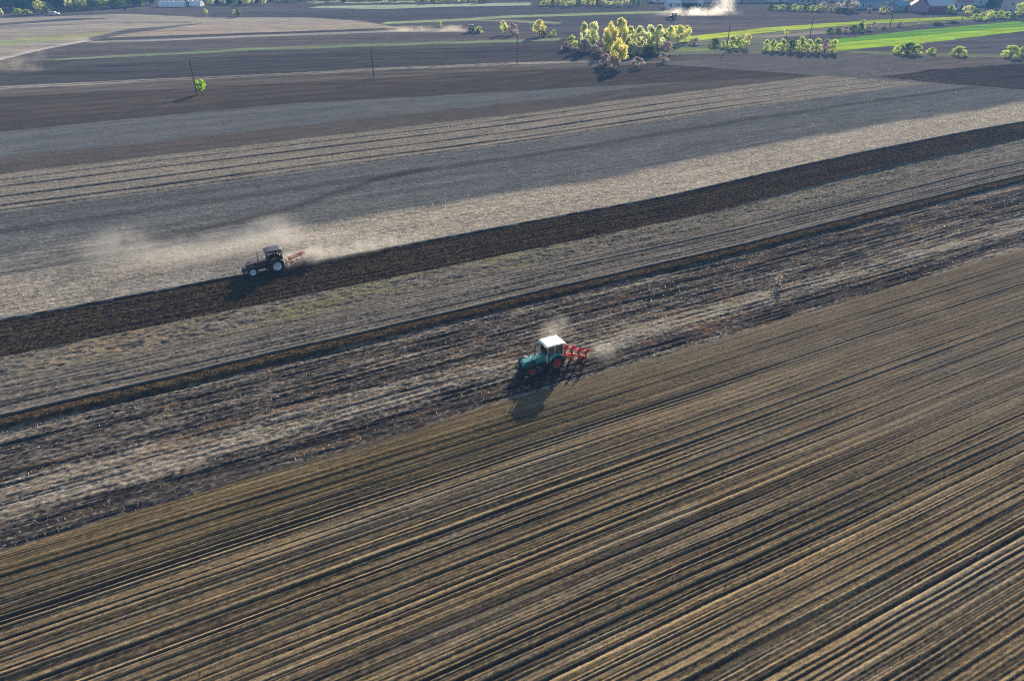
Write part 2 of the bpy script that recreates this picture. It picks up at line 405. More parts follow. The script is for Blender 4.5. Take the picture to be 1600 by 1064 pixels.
# --- straw and clods lying on the near fields
def scatter(name, n, urange, srange, cols, size, label, cat, seed, mat, upright=.5, dens=None, lump=False):
    r = np.random.RandomState(seed)
    u = r.uniform(*urange, n); s = r.uniform(*srange, n)
    if dens is not None:
        k = r.rand(n) < dens(u, s); u, s = u[k], s[k]; n = len(u)
    v = warp_v(u, s); x, y = to_xy(u, v); z = relief(u, s)
    L = r.uniform(size[0], size[1], n); W = L * (r.uniform(.5, .9, n) if lump else r.uniform(.18, .4, n))
    th = r.uniform(0, 2 * np.pi, n); el = np.arcsin(np.clip(r.normal(upright, .35, n), -1, 1))
    d = np.stack([np.cos(th) * np.cos(el), np.sin(th) * np.cos(el), np.sin(el)], -1)
    a = np.stack([-np.sin(th), np.cos(th), r.normal(0, .3, n)], -1); a /= np.linalg.norm(a, axis=1, keepdims=True)
    p0 = np.stack([x, y, z - .01], -1); cc = np.array(cols)[r.randint(0, len(cols), n)] * r.uniform(.7, 1.25, (n, 1))
    if lump:   # small tetrahedral clods
        b = np.cross(d, a); hl = L[:, None]
        V = np.stack([p0 - a * hl * .5 - b * hl * .3, p0 + a * hl * .5 - b * hl * .3, p0 + b * hl * .55, p0 + d * hl * .3 + np.array([0, 0, .55]) * hl], 1)
        fi = np.array([[0, 1, 2], [0, 1, 3], [1, 2, 3], [2, 0, 3]]); nv = 4
    else:
        V = np.stack([p0 - a * W[:, None] / 2, p0 + a * W[:, None] / 2, p0 + a * W[:, None] / 2 * .6 + d * L[:, None], p0 - a * W[:, None] / 2 * .6 + d * L[:, None]], 1)
        fi = np.array([[0, 1, 2, 3]]); nv = 4
    F_ = (np.arange(n)[:, None, None] * nv + fi[None]).reshape(-1, fi.shape[1]).astype(np.int32)
    me = bpy.data.meshes.new(name); me.vertices.add(n * nv); me.vertices.foreach_set('co', V.reshape(-1).astype(np.float32))
    me.loops.add(F_.size); me.loops.foreach_set('vertex_index', F_.ravel()); me.polygons.add(len(F_))
    me.polygons.foreach_set('loop_start', np.arange(0, F_.size, F_.shape[1], dtype=np.int32)); me.update(calc_edges=True)
    at = me.attributes.new('albedo', 'FLOAT_COLOR', 'POINT')
    ca = np.concatenate([np.clip(cc, 0, .85), np.ones((n, 1))], 1); at.data.foreach_set('color', np.repeat(ca, nv, 0).astype(np.float32).ravel())
    return tag(link(name, me, mat), label, cat, None, 'stuff')
STR = [(.6, .52, .4), (.66, .6, .5), (.5, .42, .3), (.72, .68, .6)]
scatter('straw_stubble', 42000, (-40, 215), (82.3, 96), STR, (.09, .24), 'pale straw stubble covering the bright strip beyond the dark ploughed strip', 'stubble', 1, STRAW,
        dens=lambda u, s: (1 - sst(91, 96, s)) * .9)
scatter('dry_weeds', 34000, (-30, 120), (44.4, 59.4), STR + [(.42, .34, .24), (.36, .29, .2)], (.06, .2), 'dry weeds and straw over the rough strip between tilled field and open furrow', 'dry weeds', 2, STRAW,
        dens=lambda u, s: np.clip(.35 + .8 * fbm(u / 2.6, s / .5, 23, 4, .6) + .3 * np.exp(-((s - 49.3) / 1.0) ** 2), .05, 1))
scatter('straw_litter', 26000, (-35, 160), (62.6, 73), STR + [(.33, .33, .12)], (.06, .16), 'thin straw litter on the grey strip between furrow and ploughed strip', 'straw', 3, STRAW,
        dens=lambda u, s: .25 + .6 * sst(67, 70, s))
scatter('straw_chaff', 24000, (-40, 200), (96, 142), STR, (.09, .22), 'scattered straw chaff on the grey stubble field behind the red tractor', 'straw', 4, STRAW,
        dens=lambda u, s: .18 + .7 * sst(119, 122, s))
CL = [(.1, .085, .068), (.14, .115, .085), (.085, .07, .055), (.24, .2, .15)]
scatter('soil_clods', 22000, (-20, 90), (8, 44.2), CL, (.04, .11), 'crumbly soil clods along the tilled rows in the foreground field', 'soil clods', 5, STRAW, lump=True,
        dens=lambda u, s: np.clip(.2 + 1.1 * fbm(u / 6, s / .8, 82, 3), 0.02, 1))
scatter('plough_clods', 30000, (-38, 160), (73.1, 81.8), [(.03, .023, .017), (.042, .032, .022), (.07, .056, .043), (.17, .145, .11)], (.07, .2), 'turned clods along the dark ploughed strip behind the red tractor', 'soil clods', 6, STRAW, lump=True)
scatter('furrow_clods', 9000, (-30, 130), (59.9, 61.5), [(.05, .038, .026), (.09, .07, .045), (.26, .22, .16)], (.06, .17), 'turned clods and straw bits inside the narrow open furrow', 'soil clods', 8, STRAW, lump=True)

# ------------------------------------------------------------------ the far land: coarser grid, split into fields
fu = axis([(-9000, -3000, 2000), (-3000, -400, 500), (-400, -60, 2.0), (-60, 215, 1.375), (215, 760, 1.6), (760, 3000, 400), (3000, 9000, 2000)])
fv = axis([(-6000, -600, 900), (-600, -100, 100), (-100, 3, 4.12), (3, 185, 1.3), (185, 660, .75), (660, 1100, 20), (1100, 3100, 500), (3100, 9000, 1500)])
for val, ax in ((U0, fu), (U1, fu), (V0, fv), (V1, fv)): ax[np.argmin(np.abs(ax - val))] = val
FU, FV = np.meshgrid(fu, fv)
FX, FY = to_xy(FU, FV)
n1 = fbm(FX / 26, FY / 5, 91, 4, .6); n2 = fbm(FX / 7, FY / 1.8, 92, 3); n3 = fbm(FX / 70, FY / 22, 93, 3); n6 = fbm(FX / 130, (FY - .1 * FX) / 3.2, 94, 4, .65)
FC = mix3(col(.075, .07, .068), col(.13, .12, .11), .5 + .5 * n1 + .5 * n3)
REG = np.zeros(FX.shape, np.int32)
fields = [  # name, tone, measured outline
 ('fallow_field', (0.118, 0.104, 0.103), [(-300, 30), (0, 29), (200, 19), (330, 27), (400, 28), (560, 34), (620, 37), (800, 29), (800, 7), (560, 15), (400, 11), (200, 11), (0, 23), (-300, 26)]),
 ('ploughed_field', (0.086, 0.081, 0.083), [(330, 20), (400, 18), (520, 17), (620, 14), (800, 9), (860, 8), (1000, 10), (1000, 18), (800, 26), (720, 31), (620, 36), (560, 33.5), (480, 28.5), (400, 27.5), (330, 26)]),
 ('ploughed_field', (0.096, 0.088, 0.094), [(640, 48), (735, 35), (800, 30), (870, 34), (1000, 21), (1080, 19), (1080, 58), (900, 60), (870, 52), (735, 50)]),
 ('ploughed_field', (0.123, 0.106, 0.103), [(1000, 20), (1080, 18), (1200, 15), (1300, 19), (1400, 24.5), (1500, 27), (1350, 36), (1200, 47), (1080, 60), (1040, 60)]),
 ('field', (0.111, 0.096, 0.086), [(1030, 100), (1300, 118), (1600, 142), (1900, 165), (1900, 86), (1600, 88), (1450, 86), (1300, 80), (1100, 82), (1040, 90)]),
 ('ploughed_field', (0.044, 0.034, 0.028), [(1375, 121), (1450, 110), (1600, 99), (1900, 82), (1900, 163), (1600, 141), (1480, 131)]),
 ('brown_field', (0.078, 0.063, 0.051), [(-300, 238), (0, 206), (500, 160), (800, 143), (1270, 118), (1300, 116), (1050, 101), (800, 109), (400, 132), (0, 150), (-300, 166)]),
 ('stubble_band', (0.123, 0.106, 0.090), [(-300, 167), (0, 151), (400, 133), (800, 110), (1050, 102), (1050, 92), (800, 101), (400, 121), (0, 140), (-300, 154)]),
 ('ploughed_field', (0.070, 0.063, 0.061), [(-300, 148), (0, 135), (400, 117), (800, 98), (1050, 89), (1050, 66), (870, 62), (560, 73), (290, 84), (110, 94), (0, 97), (-300, 124)]),
 ('fallow_field', (0.094, 0.083, 0.077), [(-300, 140), (0, 112), (120, 96), (290, 84), (560, 73), (870, 62), (870, 69), (560, 80), (290, 92), (110, 105), (0, 122), (-300, 145)]),
 ('fallow_field', (0.123, 0.106, 0.100), [(-300, 138), (0, 95), (140, 64), (300, 62), (640, 49), (735, 50), (870, 52), (900, 60), (870, 62), (560, 72), (290, 83), (110, 93), (0, 97), (-300, 120)]),
 ('field_track', (.27, .24, .21), [(-300, 152), (0, 139.5), (180, 130.5), (400, 121), (600, 110), (800, 101), (940, 97), (940, 95), (800, 98), (600, 106.5), (400, 117), (180, 126.5), (0, 135.5), (-300, 148)]),
 ('ploughed_field', (0.087, 0.076, 0.063), [(-300, 150.5), (0, 138), (180, 129), (400, 119.4), (600, 108.6), (800, 99.8), (800, 99.2), (600, 107.8), (400, 118.5), (180, 128), (0, 137), (-300, 149.5)]),
 ('grass_strip', (.2, .235, .14), [(60, 95.5), (110, 94), (290, 85), (400, 79), (560, 74), (800, 66.5), (875, 63.5), (875, 60), (800, 62.5), (560, 69.5), (400, 74.5), (290, 81), (110, 91)]),
 ('meadow', (.33, .285, .23), [(-300, 30), (0, 29), (200, 22), (330, 28), (400, 27.5), (480, 28), (560, 33), (628, 44), (500, 49), (400, 52), (270, 58), (160, 61), (140, 63), (75, 75), (0, 93), (-300, 150)]),
 ('meadow', (.31, .32, .16), [(-40, 70), (0, 64), (60, 58), (170, 49), (172, 55), (60, 66), (0, 73)]),
 ('meadow', (.24, .215, .19), [(-300, 48), (0, 40), (170, 33), (300, 34), (300, 37), (170, 37), (0, 46), (-300, 56)]),
 ('fallow_field', (0.096, 0.090, 0.089), [(-300, 40), (0, 37), (110, 29), (180, 29), (110, 33), (0, 40), (-300, 46)]),
 ('dirt_track', (.5, .45, .40), [(-300, 158), (0, 94.5), (75, 76.5), (140, 65), (140, 62), (75, 73.5), (0, 90.5), (-300, 150)]),
 ('dirt_track', (.13, .125, .13), [(140, 64), (205, 52), (300, 40), (320, 36.5), (200, 46), (140, 59.5)]),
 ('ploughed_field', (0.078, 0.071, 0.069), [(160, 63.5), (400, 55.5), (600, 48), (640, 46.5), (600, 44.5), (400, 51.5), (160, 59.5)]),
 ('field_track', (.29, .265, .24), [(140, 68), (250, 64.5), (400, 58), (640, 50), (730, 50.5), (730, 46.5), (640, 46.5), (400, 55), (250, 61.5), (140, 65)]),
 ('grass_strip', (.29, .33, .18), [(600, 38), (720, 33.2), (800, 28.3), (1000, 22), (1065, 20.5), (1065, 17.5), (1000, 18.5), (800, 24.5), (720, 29.5), (600, 35.0)]),
 ('grass_strip', (.28, .28, .2), [(720, 33), (800, 31), (830, 33), (875, 35), (875, 38), (830, 37), (800, 34.8), (760, 34)]),
 ('grass_strip', (.36, .40, .28), [(480, 13), (600, 14.8), (700, 11), (830, 9), (830, 4.5), (700, 6.5), (600, 8.5), (500, 10)]),
 ('grass_strip', (.30, .36, .2), [(480, 6), (650, 4.5), (650, 2), (480, 3)]),
 ('rough_grass', (.17, .165, .12), [(1030, 64), (1100, 64), (1200, 52), (1350, 39), (1545, 30), (1600, 24), (1900, 8), (1900, 16), (1600, 33), (1440, 47), (1300, 60), (1210, 63), (1310, 79), (1300, 83), (1100, 84), (1030, 88)]),
 ('ploughed_field', (0.096, 0.090, 0.094), [(1210, 61), (1290, 53), (1370, 46), (1470, 36), (1600, 28), (1600, 33), (1440, 47), (1300, 60), (1230, 66)]),
 ('rough_grass', (.25, .225, .19), [(1130, 60), (1200, 56), (1290, 48), (1290, 52), (1200, 60)]),
 ('grass_field', (.36, .46, .06), [(1060, 66), (1100, 63), (1200, 51), (1350, 38), (1500, 31), (1545, 29.5), (1545, 25.5), (1500, 26.5), (1350, 32.5), (1200, 43.5), (1075, 57.5)]),
 ('grass_field', (.15, .31, .045), [(1290, 63), (1440, 47), (1600, 33), (1900, 12), (1900, 24), (1600, 41), (1440, 56), (1300, 68)]),
 ('grass_field', (.31, .47, .04), [(1298, 68), (1440, 56), (1600, 41), (1900, 24), (1900, 30), (1600, 49), (1420, 70.5), (1345, 76), (1310, 79.5)]),
 ('ploughed_field', (0.096, 0.088, 0.090), [(1345, 76.5), (1420, 71), (1600, 49.5), (1900, 30), (1900, 88), (1600, 84), (1500, 84), (1440, 82), (1330, 80)]),
 ('grass_verge', (.22, .25, .1), [(1030, 80), (1075, 81), (1120, 79), (1120, 76), (1060, 74.5)]),
 ('grass_verge', (.15, .155, .1), [(1190, 82), (1310, 82), (1400, 87), (1600, 91), (1900, 99), (1900, 94), (1600, 86.5), (1500, 83.5), (1400, 82.5), (1310, 79), (1190, 79.5)]),
]
jx = .6 * n2 + .8 * n1
for i, (nm, tone, pts) in enumerate(fields):
    poly = [ground(*p) for p in pts]
    m = in_poly(FX + jx, FY + jx * .7, poly)
    t = np.array(tone, np.float32)
    cc = t[None, None] * (1 + .2 * n1 + .18 * n2 + .15 * n3 + .42 * n6 + .1 * np.sin(FV * 1.05 + 2 * n3 + i))[..., None]
    if 'grass' in nm or nm == 'meadow': cc = cc * (1 + np.stack([.12 * n3 - .08 * n2, .05 * n2, -.1 * n3], -1))
    FC = np.where(m[..., None], cc, FC); REG[m] = i + 1
FC = np.clip(FC, .01, .8).astype(np.float32)
# ring next to the near fields keeps their tones
fz = np.zeros_like(FX)
ins = (FU > U0 - 1) & (FU < U1 + 1) & (FV > V0 - 1) & (FV < V1 + 1)
core_u = (.5 * (fu[:-1] + fu[1:]) > U0) & (.5 * (fu[:-1] + fu[1:]) < U1); core_v = (.5 * (fv[:-1] + fv[1:]) > V0) & (.5 * (fv[:-1] + fv[1:]) < V1)
hole = core_v[:, None] & core_u[None, :]
CR = REG[:-1, :-1]
names = ['ground'] + [f[0] for f in fields]
for nm in dict.fromkeys(names):
    ids = [i for i, n in enumerate(names) if n == nm]
    mk = np.isin(CR, ids) & ~hole
    if mk.any(): grid_object(nm, FX, FY, fz, FC, mk)
# ------------------------------------------------------------------ tractors, ploughs, drivers
RUB = paint('rubber', (.022, .022, .024), .85, 0, .2, .35, 4)
STEEL = paint('worn_steel', (.33, .31, .29), .38, .8, .5, .35, 6)
DARKM = paint('dark_metal', (.035, .035, .037), .6, .2, .4, .3, 5)
GLASS = glass_mat('cab_glass')
LAMP = paint('lamp_glass', (.75, .75, .7), .12, 0, .7, .05, 8)
SEATM = paint('seat_vinyl', (.03, .03, .035), .7)

def wheel(name, parent, x, y, r, wd, rim_r, rim_mat, side, lugs=18, tyre_mat=RUB):
    """hub > tyre, rim; the outer face looks towards +y * side"""
    hub = MB(); s = side
    hub.lathe_y([(0, .10 * s), (.10, .10 * s), (.13, .05 * s), (.13, -.1 * s), (0, -.1 * s)], 16)
    for k in range(8):
        t = 2 * math.pi * k / 8; hub.lathe_y([(0, .075 * s), (.018, .075 * s), (.018, .03 * s)], 6, (.2 * rim_r / .45 * math.cos(t), 0, .2 * rim_r / .45 * math.sin(t)))
    w = hub.build(name, rim_mat, parent); w.location = (x, y, r)
    h = wd / 2; ty = MB()
    ty.lathe_y([(rim_r, -h * .8), (rim_r + .05, -h * .98), (r * .82, -h * 1.04), (r * .93, -h * .95), (r * .965, -h * .6), (r * .97, 0), (r * .965, h * .6), (r * .93, h * .95), (r * .82, h * 1.04), (rim_r + .05, h * .98), (rim_r, h * .8)], 40)
    for k in range(lugs):
        for sd in (-1, 1):
            t0 = 2 * math.pi * (k + (.5 if sd > 0 else 0)) / lugs; t1 = t0 - .26; tw = .5 * math.pi / lugs
            vs = []
            for (tt, yy) in ((t0, .0), (t1, sd * h * 1.0)):
                for dt in (-tw / 2, tw / 2):
                    for rr in (r * .955, r * 1.0 if abs(yy) < h * .9 else r * .985):
                        vs.append((rr * math.cos(tt + dt), yy, rr * math.sin(tt + dt)))
            ty.add(vs, [(0, 1, 3, 2), (4, 6, 7, 5), (0, 4, 5, 1), (2, 3, 7, 6), (1, 5, 7, 3), (0, 2, 6, 4)])
    ty.build('tyre', tyre_mat, w)
    rm = MB(); rm.lathe_y([(rim_r + .015, h * .82 * s), (rim_r + .02, h * .9 * s), (rim_r - .02, h * .88 * s), (rim_r - .05, h * .45 * s), (rim_r * .72, h * .28 * s), (rim_r * .45, .05 * s), (.12, .04 * s), (.12, 0), (rim_r * .7, h * .18 * s), (rim_r - .03, -h * .8 * s), (rim_r + .015, -h * .82 * s)], 36)
    rm.build('rim', rim_mat, w)
    return w

def tractor(label, body, cabm, roofm, rimm, fendm, wb, rr, fr, loc, hood_front=3.05, seed=1, round_roof=False, group=None):
    root = empty('tractor', loc, math.atan2(-CA, -SA)); tag(root, label, 'tractor', group)
    k = wb / 2.6
    # chassis and engine
    m = MB(); m.box(-.55, 2.55 * k, -.2, .2, .5, .95, .03); m.box(.5, 2.4 * k, -.3, .3, .62, .98, .04)
    m.tube([(0, -.75, rr), (0, .75, rr)], .15, 12); m.tube([(wb, -.72, fr), (wb, .72, fr)], .09, 10); m.box(wb - .16, wb + .16, -.25, .25, fr - .12, fr + .2, .02)
    m.box(wb - .5, hood_front * k, -.16, .16, .55, .8, .02)
    m.build('chassis', DARKM, root)
    t = MB(); t.box(.62, 1.3, .32, .66, .5, .95, .06); t.build('fuel_tank', DARKM, root); t = MB(); t.box(.7, 1.2, -.62, -.32, .5, .9, .05); t.build('battery_box', DARKM, root)
    # hood with sloping nose
    hf = hood_front * k
    ho = MB(); ho.prism([(.82, .98), (.82, 1.6), (1.3 * k, 1.6), (2.3 * k, 1.52), (hf - .12, 1.38), (hf, 1.26), (hf + .02, .86), (hf - .1, .8), (1.9 * k, .86)], -.37, .37, 'y', .05)
    hood = ho.build('hood', body, root)
    g = MB();
    for i in range(6): g.box(hf + .005, hf + .03, -.27, .27, .9 + i * .055, .93 + i * .055)
    for sd in (-1, 1):
        sv = MB(); sv.box(1.97 * k, 2.08 * k + .4, sd * .366 - .006, sd * .366 + .006, .98, 1.3)
        for i in range(5): sv.box(2.0 * k + i * .1, 2.05 * k + i * .1, sd * .372 - .008, sd * .372 + .008, 1.0, 1.28)
        sv.build('side_vent', DARKM, hood)
    g.box(hf - .02, hf + .012, -.31, .31, .88, 1.24, .01); g.build('grille', DARKM, hood)
    for sd in (-1, 1):
        hl = MB(); hl.box(hf + .01, hf + .045, sd * .21 - .075, sd * .21 + .075, 1.11, 1.2, .012); hl.build('headlight', LAMP, hood)
    for sd in (-1, 1):
        st = MB(); st.box(1.0, hf - .25, sd * .378 - .006, sd * .378 + .006, 1.36, 1.39); st.build('side_stripe', DARKM, hood)
    wt = MB(); wt.box(hf, hf + .22, -.12, .12, .62, .8, .02)
    for i in range(8): wt.prism([(hf + .08, .5), (hf + .42, .5), (hf + .46, .6), (hf + .46, .84), (hf + .38, .92), (hf + .08, .92)], -.4 + i * .1, -.315 + i * .1, 'y', .012)
    wt.build('front_weight', DARKM, root)
    ex = MB(); ex.tube([(1.75 * k, -.2, 1.5), (1.75 * k, -.2, 1.75)], .075, 10); ex.tube([(1.75 * k, -.2, 1.7), (1.75 * k, -.2, 2.45), (1.72 * k, -.2, 2.53), (1.64 * k, -.2, 2.58)], .042, 10); ex.build('exhaust_pipe', DARKM, root)
    # cab
    zt = 2.62; x0, x1, wy = -.8, .92, .74
    cf = MB(); P = .045
    cf.box(x0 + .1, x1, -wy, wy, .92, 1.06, .02); cf.box(x1 - .1, x1 - .02, -wy + .05, wy - .05, 1.06, 1.62, .02)
    for sd in (-1, 1):
        y = sd * (wy - .03)
        cf.tube([(x1 - .03, y, 1.0), (x1 + .04, y, 1.6), (x1 - .06, y * .97, zt)], P, 8)
        cf.tube([(.12, y, 1.0), (.1, y * .99, zt)], P * .9, 8)
        cf.tube([(x0, y, 1.5), (x0 + .04, y * .97, zt)], P, 8)
        cf.tube([(x0, y, 1.52), (.12, y, 1.52)], P * .7, 8)
        cf.tube([(x1 - .06, y * .97, zt), (x0 + .04, y * .97, zt)], P, 8)
    for x in (x0 + .04, x1 - .06): cf.tube([(x, -wy * .94, zt), (x, wy * .94, zt)], P, 8)
    cf.box(x0 - .02, x0 + .05, -wy + .05, wy - .05, 1.3, 1.5, .02)
    cab = cf.build('cab', cabm, root)
    gl = lambda pts, th=.008: None
    w1 = MB(); w1.box(x1 - .005, x1 + .005, -wy + .07, wy - .07, 1.62, zt - .04); w1.build('windscreen', GLASS, cab)
    w2 = MB(); w2.box(x0 + .015, x0 + .025, -wy + .07, wy - .07, 1.5, zt - .04); w2.build('rear_window', GLASS, cab)
    for sd in (-1, 1):
        y = sd * (wy - .028)
        d = MB(); d.box(.16, x1 - .07, y - .006, y + .006, 1.1, zt - .05); d.build('door', GLASS, cab)
        q = MB(); q.box(x0 + .08, .06, y - .006, y + .006, 1.56, zt - .05); q.build('side_window', GLASS, cab)
    rf = MB()
    if round_roof:
        rf.prism([(x0 - .16, zt + .02), (x0 - .12, zt + .16), (x0 + .2, zt + .25), (.5, zt + .27), (x1 + .02, zt + .2), (x1 + .22, zt + .08), (x1 + .2, zt + .02)], -wy - .06, wy + .06, 'y', .05)
    else:
        rf.prism([(x0 - .1, zt + .02), (x0 - .1, zt + .13), (-.1, zt + .19), (x1 + .05, zt + .17), (x1 + .2, zt + .1), (x1 + .2, zt + .02)], -wy - .09, wy + .09, 'y', .04)
        rf.prism([(x0 - .5, zt - .3), (x0 - .42, zt - .2), (x0 - .08, zt + .1), (x0 - .08, zt), (x0 - .36, zt - .3)], -wy + .02, wy - .02, 'y', .015)  # white rear slope added to give the bright glint behind the cab
    roof = rf.build('roof', roofm, cab)
    for sd in (-1, 1):
        rl = MB(); rl.box(x1 + .19, x1 + .24, sd * .55 - .08, sd * .55 + .08, zt + .03, zt + .1, .012); rl.build('work_lamp', LAMP, roof)
    for sd in (-1, 1):
        mr = MB(); mr.tube([(x1, sd * wy, 2.2), (x1 + .12, sd * (wy + .28), 2.25)], .015, 6); mr.box(x1 + .1, x1 + .14, sd * (wy + .3) - .09, sd * (wy + .3) + .09, 1.98, 2.3, .015); mr.build('mirror', DARKM, cab)
    # rear fenders over the wheels
    for sd in (-1, 1):
        fd = MB(); n = 10; vs = []; fs = []
        for i in range(n + 1):
            a = R(25 + 130 * i / n)
            for rad in (rr * 1.06, rr * 1.06 + .035):
                for yy in (sd * .6, sd * 1.08): vs.append((rad * math.cos(a), yy, rr + rad * math.sin(a)))
        for i in range(n):
            b = i * 4; c = b + 4
            fs += [(b, b + 1, c + 1, c), (b + 2, c + 2, c + 3, b + 3), (b, c, c + 2, b + 2), (b + 1, b + 3, c + 3, c + 1)]
        fs += [(0, 2, 3, 1), (n * 4, n * 4 + 1, n * 4 + 3, n * 4 + 2)]
        fd.add(vs, fs, True); fd.build('rear_fender', fendm, root)
        ff = MB(); vs = []; fs = []
        for i in range(7):
            a = R(40 + 110 * i / 6)
            for rad in (fr * 1.1, fr * 1.1 + .025):
                for yy in (sd * .6, sd * .95): vs.append((wb + rad * math.cos(a), yy, fr + rad * math.sin(a)))
        for i in range(6):
            b = i * 4; c = b + 4
            fs += [(b, b + 1, c + 1, c), (b + 2, c + 2, c + 3, b + 3), (b, c, c + 2, b + 2), (b + 1, b + 3, c + 3, c + 1)]
        fs += [(0, 2, 3, 1), (24, 25, 27, 26)]
        ff.add(vs, fs, True); ff.tube([(wb, sd * .45, fr), (wb, sd * .6, fr * 2.1)], .025, 6); ff.build('front_fender', DARKM, root)
        sp = MB()
        for z in (.45, .72): sp.box(.62, .98, sd * .62 - .14, sd * .62 + .14, z - .02, z + .02, .008)
        sp.tube([(.64, sd * .74, .45), (.64, sd * .74, .95)], .018, 6); sp.tube([(.96, sd * .74, .45), (.96, sd * .74, .95)], .018, 6)
        sp.build('step', DARKM, root)
        wheel('rear_wheel', root, 0, sd * .84, rr, .46, rr * .56, rimm, sd, 20)
        wheel('front_wheel', root, wb, sd * .8, fr, .36, fr * .56, rimm, sd, 16)
    stt = MB(); stt.box(-.5, -.02, -.24, .24, 1.32, 1.46, .05); stt.box(-.56, -.44, -.23, .23, 1.44, 2.0, .05); stt.box(-.4, -.1, -.15, .15, 1.05, 1.34, .03); stt.build('seat', SEATM, cab)
    sw = MB(); ring = [(.48 + .07 * math.cos(a) * 1.0, .19 * math.sin(a), 1.72 + .17 * math.cos(a)) for a in [2 * math.pi * i / 18 for i in range(19)]]
    sw.tube(ring, .015, 6, False); sw.tube([(.48, 0, 1.72), (.68, 0, 1.4)], .03, 8); sw.tube([(.41, 0, 1.55), (.55, 0, 1.89)], .012, 5); sw.build('steering_wheel', DARKM, cab)
    lk = MB()
    for sd in (-1, 1):
        lk.tube([(-.3, sd * .28, .62), (-1.15, sd * .4, .52)], .035, 8); lk.tube([(-.4, sd * .3, 1.1), (-.85, sd * .36, 1.15), (-.9, sd * .36, .58)], .03, 8)
    lk.tube([(-.45, 0, 1.05), (-1.15, 0, 1.15)], .03, 8); lk.build('lift_linkage', DARKM, root)
    return root

def plough(label, colm, loc, n=4, step=.68, lat=.36, group=None, wheel_on=True, lower=STEEL, by=.45, pitch=0):
    """reversible plough behind the rear axle; x runs backwards as -x"""
    root = empty('plough', loc, math.atan2(-CA, -SA)); tag(root, label, 'plough', group)
    hs = MB(); hs.prism([(-1.12, .45), (-1.12, 1.25), (-1.3, 1.25), (-1.42, .9), (-1.3, .45)], -.06, .06, 'y', .02)
    hs.box(-1.2, -1.1, -.45, .45, .46, .56, .02); hs.box(-1.22, -1.12, -.3, .3, 1.02, 1.12, .02); hs.tube([(-1.3, 0, .82), (-1.75, 0, .85)], .11, 12)
    hs.build('headstock', colm, root)
    bx = -1.7; root.rotation_euler[1] = pitch
    def at(i): return bx - .1 - i * step, by - i * lat
    b = MB(); e = at(n - 1); d = Vector((e[0] - bx, e[1] - by, 0)).normalized(); pv = Vector((-d.y, d.x, 0))
    a0 = Vector((bx + .1, by, .8)); a1 = Vector((e[0] - .25, e[1] - .1, .8))
    vs = []
    for p in (a0, a1):
        for sy in (-.08, .08):
            for z in (-.08, .08): vs.append(p + pv * sy + Vector((0, 0, z)))
    b.add(vs, [(0, 1, 3, 2), (4, 6, 7, 5), (0, 4, 5, 1), (2, 3, 7, 6), (1, 5, 7, 3), (0, 2, 6, 4)])
    b.tube([(bx + .05, -.5, .84), (bx + .05, .5, .84)], .09, 10); b.build('beam', colm, root)
    for i in range(n):
        x, y = at(i)
        for up in (1, -1):
            z = lambda q: .8 + up * q
            lg = MB(); lg.prism([(x + .08, z(.06)), (x - .08, z(.06)), (x - .02, z(.42)), (x + .16, z(.72)), (x + .3, z(.74)), (x + .12, z(.42))], y - .035, y + .035, 'y', .01)
            bd = lg.build('plough_body', colm, root)
            # curved mouldboard: swept sheet with thickness
            mb = MB(); nu, nv = 7, 6; V = []
            for th in (0, .02):
                for iu in range(nu):
                    f = iu / (nu - 1)
                    for iv in range(nv):
                        gq = iv / (nv - 1)
                        xx = x + .42 - f * .95 - gq * .12; yy = y - .02 - f * .34 - (f ** 1.5) * gq * .22 + .14 * math.sin(gq * math.pi) * (1 - f * .4) + th
                        V.append((xx, yy, z(.80 - gq * (.45 + .12 * f) - .05 * f)))
            fs = []
            for L in (0, 1):
                o = L * nu * nv
                for iu in range(nu - 1):
                    for iv in range(nv - 1):
                        q = o + iu * nv + iv; fs.append((q, q + 1, q + nv + 1, q + nv))
            o = nu * nv
            for iu in range(nu - 1):
                for iv in (0, nv - 1):
                    q = iu * nv + iv; fs.append((q, q + nv, q + nv + o, q + o))
            for iv in range(nv - 1):
                for iu in (0, nu - 1):
                    q = iu * nv + iv; fs.append((q, q + 1, q + 1 + o, q + o))
            mb.add(V, fs, True); mb.build('mouldboard', colm if up > 0 else lower, bd)
            sh = MB(); sh.prism([(x + .5, y + .0), (x + .36, y + .1), (x - .05, y - .24), (x + .02, y - .3)], z(.76) - .012, z(.76) + .012, 'z'); sh.build('share', colm if up > 0 else STEEL, bd)
    if wheel_on:
        x, y = at(n - 1)
        sg = 1 if lat > 0 else -1
        hub = wheel('depth_wheel', root, x - .15, y + sg * .52, .32, .18, .17, DARKM, sg, 12)
        ar = MB(); ar.tube([(x + .1, y + sg * .1, .8), (x - .1, y + sg * .36, .75), (x - .15, y + sg * .36, .32), (x - .15, y + sg * .5, .32)], .035, 8); ar.build('wheel_arm', colm, root)
    return root

